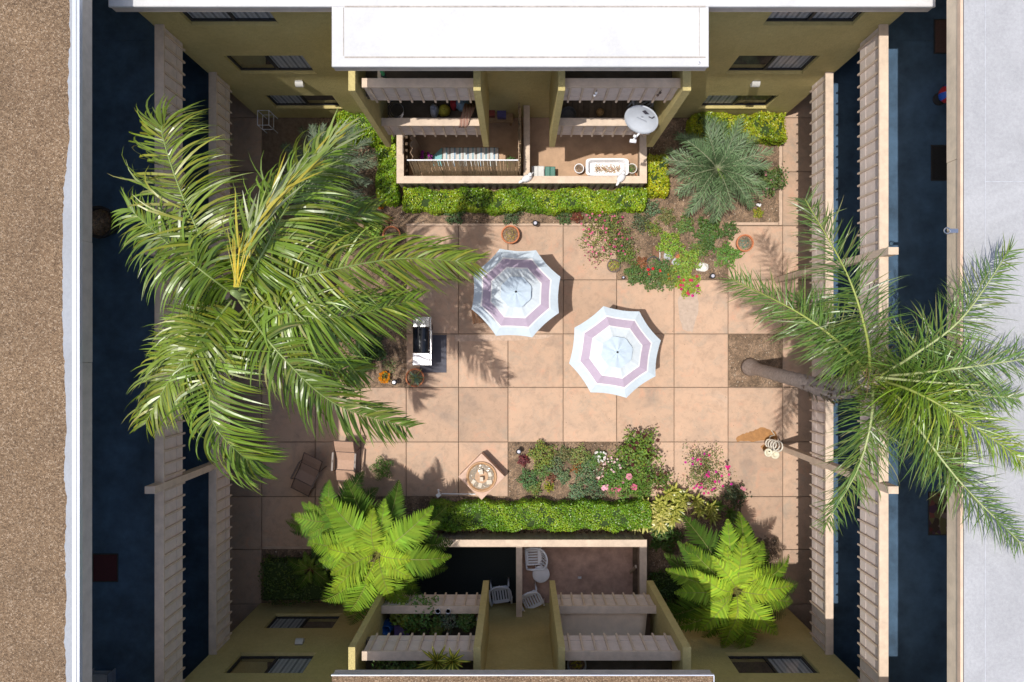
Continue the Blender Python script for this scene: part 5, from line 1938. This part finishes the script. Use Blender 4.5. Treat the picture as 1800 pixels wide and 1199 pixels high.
MB().tube([lnb + Vector((.03, .06, .06)), lnb + Vector((.05, .1, .09))], .04, 10).build("receiver", m_white, t, False, smooth=True)
bk = q @ Vector((0, 0, -.12))
MB().tube([(bk.x, bk.y, ZD + bk.z), (.1, .26, ZD - .45), (.1, .26, 3.52)], .025, 8).build("mast", m_metal, t, False)


# ------------------------------------------------------------------ plastic chairs and table
def plastic_chair(label, loc, rz, mat=None, recl=0.0):
    mat = mat or m_white
    t = thing("plastic_chair", label, "chair", loc, rz, "white plastic chairs")
    w = .25
    # seat of slats with a rim, back at -y
    MB().bevbox(-w, -w + .05, -.20, .24, .39, .425, .01).build("seat_rim", mat, t, False)
    MB().bevbox(w - .05, w, -.20, .24, .39, .425, .01).build("seat_rim", mat, t, False)
    MB().bevbox(-w + .052, w - .052, .17, .26, .385, .42, .01).build("seat_rim", mat, t, False)
    MB().bevbox(-w + .052, w - .052, -.22, -.10, .385, .42, .01).build("seat_rim", mat, t, False)
    for i in range(5):
        x = -w + .075 + i * .078
        MB().bevbox(x, x + .048, -.098, .168, .39, .415, .008).build("seat_slat", mat, t, False)
    # curved slatted back
    for i in range(7):
        u = (i - 3) / 3
        x, y = u * .235, -.27 + .075 * u * u
        MB().tube([(x * .9, y + .05, .41), (x, y - .02, .62), (x * 1.02, y - .08, .84)], .022, 5).build("back_slat", mat, t, False)
    arc = []
    for i in range(13):
        u = (i - 6) / 6
        arc.append((u * .265, -.355 + .10 * u * u, .86 - .05 * u * u))
    MB().tube(arc, .028, 7).build("top_rail", mat, t, False, smooth=True)
    for sx in (-1, 1):
        MB().tube([(sx * .265, -.255, .81), (sx * .30, -.12, .68), (sx * .305, .08, .655), (sx * .29, .22, .63)], [.026, .03, .034, .026], 7).build("armrest", mat, t, False, smooth=True)
        MB().tube([(sx * .29, .22, .63), (sx * .27, .24, .4), (sx * .29, .27, 0)], [.026, .026, .02], 7).build("leg", mat, t, False, smooth=True)
        MB().tube([(sx * .25, -.2, .42), (sx * .27, -.30, 0)], [.028, .02], 7).build("leg", mat, t, False, smooth=True)
    return t


p = P(939, 979, .45)
plastic_chair("white plastic chair against the bottom patio divider near the hedge fence", (p.x, p.y, 0), R(93))
p = P(934, 1055, .45)
plastic_chair("white plastic chair at an angle nearest the stucco wall", (p.x, p.y, 0), R(205))
p = P(880, 1045, .45)
plastic_chair("grey white plastic chair on the dark carpet left of the divider", (p.x, p.y, 0), R(188), M("grey_white_plastic", (.60, .61, .66), .45, .05, 5))
p = P(951, 1010, .5)
t = thing("round_side_table", "small round white plastic table between the chairs", "table", (p.x, p.y, 0))
MB().lathe([(.03, .45), (.24, .455), (.25, .475), (.235, .49), (0, .492)], 28).build("table_top", m_white, t, False, smooth=True)
for k in range(3):
    an = k * 2.094 + .4
    MB().tube([(.14 * math.cos(an), .14 * math.sin(an), .455), (.2 * math.cos(an), .2 * math.sin(an), 0)], .02, 6).build("leg", m_white, t, False)
p = P(1019, 1016, .05)
o = MB().bevbox(-.05, .05, -.03, .03, 0, .05, .01).build("carton", m_white, None, loc=(p.x, p.y, 0))
tag(o, "small white carton lying on the red brown patio floor", "carton")
p = P(1133, 1000, .5)
o = MB().add([(-.02, -.5, 0), (.02, -.5, 0), (.02, -.42, 0), (-.02, -.42, 0), (-.02, 0, 1.04), (.02, 0, 1.04), (.02, .07, 1.0), (-.02, .07, 1.0)], [(3, 2, 1, 0), (4, 5, 6, 7), (0, 1, 5, 4), (1, 2, 6, 5), (2, 3, 7, 6), (3, 0, 4, 7)]).build("timber_brace", m_woodw, None, loc=(3.28, -6.2, 0))
tag(o, "weathered timber brace leaning in the bottom patio corner", "brace")

# ------------------------------------------------------------------ balcony things, top wing
def basket(name, label, px, py, z0, r, h, mat, cat):
    c = P(px, py, z0 + h)
    t = thing(name, label, cat, (c.x, c.y, z0))
    MB().lathe([(r * .7, 0), (r, h * .9), (r * 1.08, h), (r * .95, h), (r * .85, h * .6), (0, h * .5)], 18).build("body", mat, t, False)
    MB().torus((0, 0, h), r * 1.02, r * .07, 18, 6).build("rim", mat, t, False, smooth=True)
    return t


Z2, Z3 = 2.70, 5.30
basket("round_planter", "round grey planter on the brown boarded balcony", 999, 201, Z2, .19, .3, M("dark_grey_clay", (.16, .16, .16), .8), "planter")
basket("wicker_basket", "small wicker basket on the brown boarded balcony", 1055, 197, Z2, .09, .16, M("wicker", (.42, .27, .12), .8, .3, 40), "basket")
p = P(1133, 187, 3.1)
plastic_chair("grey plastic chair on the brown boarded balcony behind the dish", (p.x, p.y, Z2), R(-60), M("grey_plastic_dim", (.42, .42, .44), .5))


def bundle(name, label, px, py, z0, r, h, col, cat, seed, sx=1.0):
    rs = random.Random(seed)
    c = P(px, py, z0 + h * .8)
    t = thing(name, label, cat, (c.x, c.y, z0))
    mb = MB()
    for i in range(7):
        for j in range(12):
            th, ph = math.pi * i / 6, 2 * math.pi * j / 12
            k = 1 + rs.uniform(-.13, .13)
            mb.v.append((r * sx * k * math.sin(th) * math.cos(ph), r * k * math.sin(th) * math.sin(ph), max(0, h * .5 + h * .5 * k * math.cos(th))))
    for i in range(6):
        for j in range(12):
            mb.f.append((i * 12 + j, (i + 1) * 12 + j, (i + 1) * 12 + (j + 1) % 12, i * 12 + (j + 1) % 12))
            mb.m.append(0)
    mb.build("body", M(name + "_%d" % seed, col, .8, .25, 8), t, False, smooth=True)
    MB().torus((0, 0, h * .97), r * .25, r * .06, 12, 5).build("knot", M(name + "_k%d" % seed, tuple(v * .6 for v in col), .8), t, False)
    return t


bundle("laundry_bag", "pale blue bundle on the cluttered top left balcony", 762, 191, Z2, .17, .5, (.42, .46, .58), "bag", 1, .65)
bundle("yellow_bag", "yellow and green bundle on the cluttered top left balcony", 780, 192, Z2, .15, .35, (.42, .40, .05), "bag", 2)
bundle("red_bag", "red bag at the back of the cluttered top left balcony", 797, 181, Z2, .13, .4, (.40, .03, .04), "bag", 3, .7)
bundle("blue_bag", "blue bag in the right corner of the cluttered top left balcony", 812, 181, Z2, .18, .45, (.22, .35, .50), "bag", 4)
bush("potted_plant", "dark plant at the left of the cluttered top left balcony", 690, 192, 13, .6, (.05, .08, .025), 160, .08)
bpy.context.view_layer.update()
for ob in COL.objects:
    if ob.name.startswith("potted_plant"):
        ob.location.z = Z2
bush("box_plant", "dark green plant box in the middle of the cluttered top left balcony", 742, 188, 12, .5, (.05, .09, .03), 140, .07)
for ob in COL.objects:
    if ob.name.startswith("box_plant"):
        ob.location.z = Z2
t = thing("wire_coil", "coiled grey wire hanging on the cluttered top left balcony", "wire", tuple(P(695, 195, 3.0)))
for i in range(3):
    MB().torus((.02 * i, .01 * i, 0), .22 - .03 * i, .006, 24, 5, normal=(.3, -.5, .8)).build("loop", m_metal, t, False)
# plaid blanket over the lower rail
p = P(823, 190, 3.3)
t = thing("plaid_blanket", "plaid blanket draped over the rail of the cluttered balcony", "blanket", (-1.18, 5.42, 2.72))
mb = MB()
prof = [(.55, .55), (.35, .70), (.18, .83), (.10, .845), (-.06, .845), (-.09, .74)]
for i, (y, z) in enumerate(prof):
    w_ = .30 - .02 * i
    for j in range(9):
        u = j / 8 - .5
        mb.v.append((u * w_ - .06 * i * .6, y + .012 * math.sin(j * 2.1 + i), z + .018 * math.sin(j * 1.7 + i * .6)))
for i in range(len(prof) - 1):
    for j in range(8):
        mb.f.append((i * 9 + j, i * 9 + j + 1, (i + 1) * 9 + j + 1, (i + 1) * 9 + j))
        mb.m.append(0)
o = mb.build("cloth", stripe_mat("plaid_cloth", [(.42, .26, .19), (.26, .10, .08), (.48, .36, .27), (.30, .16, .12)], 14), t, False, smooth=True)
o.modifiers.new("thick", 'SOLIDIFY').thickness = .008
p = P(671, 134, 6.3)
t = thing("plastic_tube", "green plastic tube clipped on the top left balcony rail", "tube", (p.x, 5.62, Z3))
MB().tube([(0, 0, 0), (0, 0, 1.15)], .04, 10).build("tube", M("green_pvc", (.04, .25, .08), .4), t, False, smooth=True)
MB().box(-.05, .05, -.05, .0, .80, .85).build("clip", m_blackm, t, False)
p = P(1160, 158, 5.7)
for (px, lab) in ((1046, "two small white clips on the upper right balcony panel"), (1158, "dark hanging ornament on the upper right balcony panel")):
    p = P(px, 160, 5.75)
    t = thing("panel_ornament", lab, "ornament", (p.x, 5.36, 5.6))
    mm = m_white if "white" in lab else m_bronze
    for k in range(2):
        MB().lathe([(0, 0), (.03, .02), (.03, .06), (0, .08)], 8, (0.02 * k, 0, .14 * k)).build("bead", mm, t, False)
    MB().tube([(0, 0, .0), (.02, 0, .35)], .005, 5).build("cord", m_blackm, t, False)
# ------------------------------------------------------------------ balcony things, bottom wing
for i, (px, py, r, h, col, ls, lab) in enumerate((
        (705, 1080, 16, .75, (.26, .31, .05), .11, "yellow green broad leaved plant at the left of the planted balcony"),
        (745, 1082, 24, .95, (.12, .22, .05), .07, "dense dark green plant in the middle of the planted balcony"),
        (788, 1092, 15, .7, (.22, .27, .18), .05, "grey green round bush on the planted balcony"),
        (768, 1105, 10, .6, (.25, .31, .07), .08, "small light green plant in front of the grey green bush"),
        (820, 1092, 14, .7, (.16, .26, .07), .08, "leafy plant at the right end of the planted balcony"),
        (722, 1095, 13, .7, (.18, .27, .05), .09, "leafy plant above the purple box on the planted balcony"))):
    c = P(px, py, Z2 + h * .7)
    t = bush("balcony_plant", lab, px, py, r, h, col, 230, ls, stems=6)
    t.location = (c.x, c.y, Z2)
    t["group"] = "plants on the bottom left balcony"
for (px, py, r, h, lab) in ((740, 1172, 16, .5, "low dark plant left of the striped plant on the top storey balcony"), (690, 1174, 20, .5, "low dark plant at the left corner of the top storey balcony")):
    c = P(px, py, Z3 + h * .6)
    t = bush("balcony_plant", lab, px, py, r, h, (.14, .22, .06), 240, .07)
    t.location = (c.x, c.y, Z3)
for (px, py, rr_, lab) in ((769, 1160, 36, "yellow striped spiky plant on the bottom top storey balcony"), (796, 1158, 29, "smaller yellow striped spiky plant beside the larger one")):
    c = P(px, py, 6.45)
    t = rosette("striped_plant", lab, px, py, rr_, .5, (.22, .27, .04), 26, .065, (.80, .70, .12), "plant", 5.9, .5, .75)
    t.location = (c.x, c.y, 6.35)
    MB().tube([(0, 0, .1), (0, -.22, -.2), (0, -.36, -.7)], .025, 7).build("stem", m_stem, t, False)
    MB().lathe([(.10, -1.05), (.15, -.72), (.165, -.70), (.14, -.68), (.12, -.74), (0, -.74)], 18, (0, -.36, 0)).build("pot", m_terra, t, False)
p = P(681, 1098, 3.0)
t = thing("tall_vase", "deep blue glazed vase at the left of the planted balcony", "vase", (p.x + .03, p.y, Z2))
MB().lathe([(.08, 0), (.15, .2), (.15, .5), (.09, .62), (.12, .68), (.09, .66), (0, .4)], 20).build("body", M("blue_glaze", (.02, .10, .30), .15, .15, 8), t, False, smooth=True)
MB().torus((0, 0, .67), .11, .015, 18, 6).build("rim", M("blue_glaze", (.02, .10, .30)), t, False, smooth=True)
p = P(706, 1108, 3.1)
t = thing("purple_box", "purple storage box on the planted balcony", "box", (p.x, p.y, Z2))
MB().bevbox(-.17, .17, -.14, .14, 0, .42, .01).build("body", M("purple_plastic", (.13, .09, .24), .5), t, False)
MB().bevbox(-.18, .18, -.15, .15, .421, .46, .015).build("lid", M("purple_lid", (.16, .11, .29), .5), t, False)
p = P(719, 1105, 3.2)
t = thing("garden_gnome", "small orange and white figure beside the purple box", "figurine", (p.x + .05, p.y - .02, Z2 + .0))
MB().lathe([(.05, 0), (.07, .25), (.04, .42), (.05, .47), (.0, .56)], 12).build("body", M("orange_clay", (.5, .2, .05), .7), t, False, smooth=True)
MB().lathe([(.0, .4), (.05, .44), (.05, .5), (0, .54)], 12, (0.02, .02, 0)).build("head", m_offwhite, t, False, smooth=True)
for k, (px, py) in enumerate(((770, 1069), (788, 1070))):
    p = P(px, py, 3.56)
    t = thing("small_pot", ["white printed pot left on the rail of the planted balcony", "white printed pot right on the rail of the planted balcony"][k], "pot", (p.x, -6.455, 3.52))
    MB().lathe([(.045, 0), (.06, .10), (.065, .10), (.055, .1), (.05, .06), (0, .06)], 14).build("body", m_white, t, False)
    MB().lathe([(0, .075), (.05, .075)], 12).build("soil", m_soil, t, False)
p = P(826, 1085, 3.2)
t = pot("white bucket with dark soil at the right end of the planted balcony", 828, 1080, .2, .4, m_offwhite, "white_bucket", True, "bucket", Z2)
p = P(1015, 1170, 5.6)
t = pot("grey bowl planter with yellow flowers on the bottom right top balcony", 1014, 1170, .2, .3, M("grey_clay", (.32, .34, .36), .8), "bowl_planter", True, "planter", Z3)
pot_plant_leaves(t, .25, .12, (.4, .33, .03), 60, .05, .04)

# ------------------------------------------------------------------ walkway things
def mat_on(label, px0, px1, py0, py1, z, mat, name="door_mat", w=None):
    p, q = P(px0, py1, z), P(px1, py0, z)
    o = thing(name, label, "mat", ((p.x + q.x) / 2, (p.y + q.y) / 2, z))
    hx, hy = (q.x - p.x) / 2, (q.y - p.y) / 2
    MB().bevbox(-hx, hx, -hy, hy, .001, .018, .006).build("pile", mat, o, False)
    e = .025
    mb = MB().box(-hx - e, -hx, -hy - e, hy + e, .001, .012).box(hx, hx + e, -hy - e, hy + e, .001, .012).box(-hx, hx, -hy - e, -hy, .001, .012).box(-hx, hx, hy, hy + e, .001, .012)
    mb.build("border", m_blackm, o, False)


mat_on("black door mat on the right walkway beside the grey roof", 1638, 1684, 257, 316, Z3, M("black_coir", (.02, .018, .018), .95, .3, 40))
mat_on("dark brown door mat at the top of the right walkway", 1643, 1684, 36, 93, Z3, M("brown_coir", (.10, .055, .045), .95, .2, 40))
mat_on("patterned multicoloured rug on the right walkway under the palm frond", 1633, 1690, 866, 939, Z3, pattern_mat("patterned_rug", [(.10, .02, .02), (.05, .03, .02), (.16, .05, .04), (.12, .10, .04), (.07, .03, .05), (.18, .13, .10)], 9), "patterned_rug")
p, q = P(1633, 939, Z3 + .02), P(1642, 866, Z3 + .02)
mat_on("dark red door mat on the shaded left walkway", 165, 206, 975, 1021, Z3, M("red_coir", (.07, .016, .02), .95, .2, 40))
# toy umbrella shaped pinwheel
p = P(1663, 165, 5.65)
t = thing("toy_ball", "red and blue toy ball on a small stand beside the right walkway wall", "toy", (p.x + .05, p.y, Z3))
for k in range(8):
    mb = MB()
    for i in range(9):
        th = math.pi * i / 8
        for j in range(3):
            ph = (k + j / 2) * math.pi / 4
            mb.v.append((.2 * math.sin(th) * math.cos(ph), .2 * math.sin(th) * math.sin(ph), .36 + .2 * math.cos(th)))
    for i in range(8):
        for j in range(2):
            a = i * 3 + j
            mb.f.append((a, a + 3, a + 4, a + 1))
            mb.m.append(0)
    mb.build("segment", M("toy_red", (.55, .03, .03), .4) if k % 2 else M("toy_blue", (.04, .12, .5), .4), t, False, smooth=True)
MB().lathe([(.14, 0), (.14, .02), (.04, .05), (.04, .16), (.09, .18)], 14).build("stand", m_blackm, t, False)
p = P(174, 390, 5.7)
t = pot("round black planter on the shaded left walkway", 172, 390, .33, .45, M("black_clay", (.025, .02, .02), .7), "walkway_planter", True, "planter", Z3)
p = P(170, 1190, 5.5)
t = thing("shoe_rack", "small grey rack at the bottom of the left walkway", "rack", (p.x, p.y - .1, Z3))
for z in (.12, .3):
    MB().box(-.2, .3, -.15, .2, z, z + .02).build("shelf", M("dim_grey", (.3, .32, .36), .6), t, False)
for sx in (-.19, .28):
    MB().box(sx, sx + .02, -.15, .2, 0, .34).build("side", M("dim_grey", (.3, .32, .36)), t, False)
p = P(1566, 1192, 5.6)
t = thing("yellow_broom", "yellow handled broom leaning on the right railing at the bottom", "broom", (7.84, p.y, Z3))
MB().tube([(0, 0, .1), (-.06, -.35, 1.1)], .014, 6).build("handle", M("yellow_paint", (.6, .42, .03), .5), t, False)
MB().box(-.05, .05, -.03, .2, 0, .12).build("brush", M("yellow_bristle", (.5, .38, .08), .9), t, False)
# wire stand in the shaded top left corner
p = P(466, 210, .6)
t = thing("wire_stand", "white wire plant stand in the shaded top left corner", "stand", (p.x, p.y, 0))
for z, r in ((.75, .16), (.35, .16)):
    MB().tube([(-r, -r * 1.3, z), (r, -r * 1.3, z), (r, r * 1.3, z), (-r, r * 1.3, z), (-r, -r * 1.3, z)], .012, 6).build("hoop", m_white, t, False)
for sx in (-1, 1):
    for sy in (-1, 1):
        MB().tube([(sx * .16, sy * .208, .75), (sx * .16, sy * .208, 0)], .012, 6).build("leg", m_white, t, False)

# beige sheet stretched over the lower right balcony of the bottom wing
t = thing("balcony_tarp", "beige sheet stretched over the lower bottom right balcony", "tarp", (2.1, -7.05, 3.3))
mb = MB()
for i in range(13):
    for j in range(7):
        u, v = i / 12, j / 6
        mb.v.append((-1.08 + 2.16 * u - .10 * v * u, .46 - .94 * v, .03 - .05 * math.sin(u * math.pi) * math.sin(v * math.pi) + .006 * math.sin(u * 17 + v * 9)))
for i in range(12):
    for j in range(6):
        a = i * 7 + j
        mb.f.append((a, a + 1, a + 8, a + 7))
        mb.m.append(0)
o = mb.build("sheet", M("beige_tarp", (0.90, 0.72, 0.56), 0.85, 0.10, 3, 0.15, 60), t, False, smooth=True)
o.modifiers.new("thick", 'SOLIDIFY').thickness = .01
MB().tube([(-1.1, -.5, .03), (1.0, -.5, .03)], .02, 6).build("pole", m_metal, t, False)

# dry leaves and crumbs blown over the paving
lt = MB()
for _ in range(420):
    q = P(rnd.uniform(640, 1400), rnd.uniform(400, 880), 0)
    k = rnd.uniform(.006, .018)
    a = rnd.uniform(0, 3.1)
    ca, sa = math.cos(a) * k, math.sin(a) * k
    lt.add([(q.x - ca, q.y - sa, .006), (q.x + sa * .5, q.y - ca * .5, .008), (q.x + ca, q.y + sa, .012), (q.x - sa * .5, q.y + ca * .5, .009)], [(0, 1, 2, 3)], rnd.choice([0, 0, 1, 2]))
o = lt.build("leaf_litter", [MATS["chip_brown"], MATS["chip_dark"], MATS["chip_tan"]])
stuff(tag(o, "tiny dry leaves and crumbs scattered over the paving slabs", "litter"))

# ------------------------------------------------------------------ more clumps in the flower beds
for (px, py, r, h, col, fl, nf, lab) in (
        (1165, 472, 15, .35, (.08, .15, .04), None, 0, "dark green clump between the nursery pot and the geraniums"),
        (1128, 462, 9, .25, (.25, .11, .05), None, 0, "rust coloured plant left of the nursery pot"),
        (1196, 479, 14, .4, (.18, .26, .04), None, 0, "light green clump behind the red geranium"),
        (1228, 440, 13, .3, (.16, .22, .05), None, 0, "olive clump above the large white stone"),
        (1243, 427, 14, .3, (.09, .16, .04), None, 0, "dark green clump right of the olive one"),
        (1090, 425, 22, .45, (.14, .17, .06), PINK, 12, "olive bush with few pink blooms right of the pink bush"),
        (1072, 385, 18, .4, (.15, .19, .06), PINK, 14, "pink blossomed clump under the hedge right end"),
        (1128, 392, 15, .3, (.10, .12, .06), None, 0, "dull grey green clump in the gravelly soil"),
        (1205, 395, 14, .3, (.13, .2, .05), None, 0, "green clump left of the dark vine below the feather palm"),
        (1172, 380, 12, .25, (.2, .2, .07), None, 0, "yellowish dry clump near the feather palm tips"),
        (992, 800, 13, .35, (.19, .2, .08), None, 0, "pale olive clump in the top middle left of the bottom bed"),
        (1040, 812, 11, .3, (.12, .2, .05), None, 0, "small green clump left of the white flower ring"),
        (1088, 822, 18, .45, (.09, .17, .04), [(.8, .6, .6)], 10, "dark green bush with pale blooms among the roses"),
        (1128, 822, 20, .6, (.11, .2, .03), None, 0, "green rose foliage below the tall rose bush"),
        (1128, 862, 17, .5, (.12, .22, .03), None, 0, "green rose foliage against the right end of the bottom hedge"),
        (940, 858, 10, .2, (.16, .2, .05), None, 0, "low green seedlings at the lower left of the bottom bed"),
        (990, 838, 10, .25, (.12, .17, .08), None, 0, "grey green seedlings in the bare middle of the bottom bed")):
    bush("flowering_bush" if fl else "leafy_plant", lab, px, py, r, h, col, 190, .055, "plant", fl, nf, .045, loose=.35)
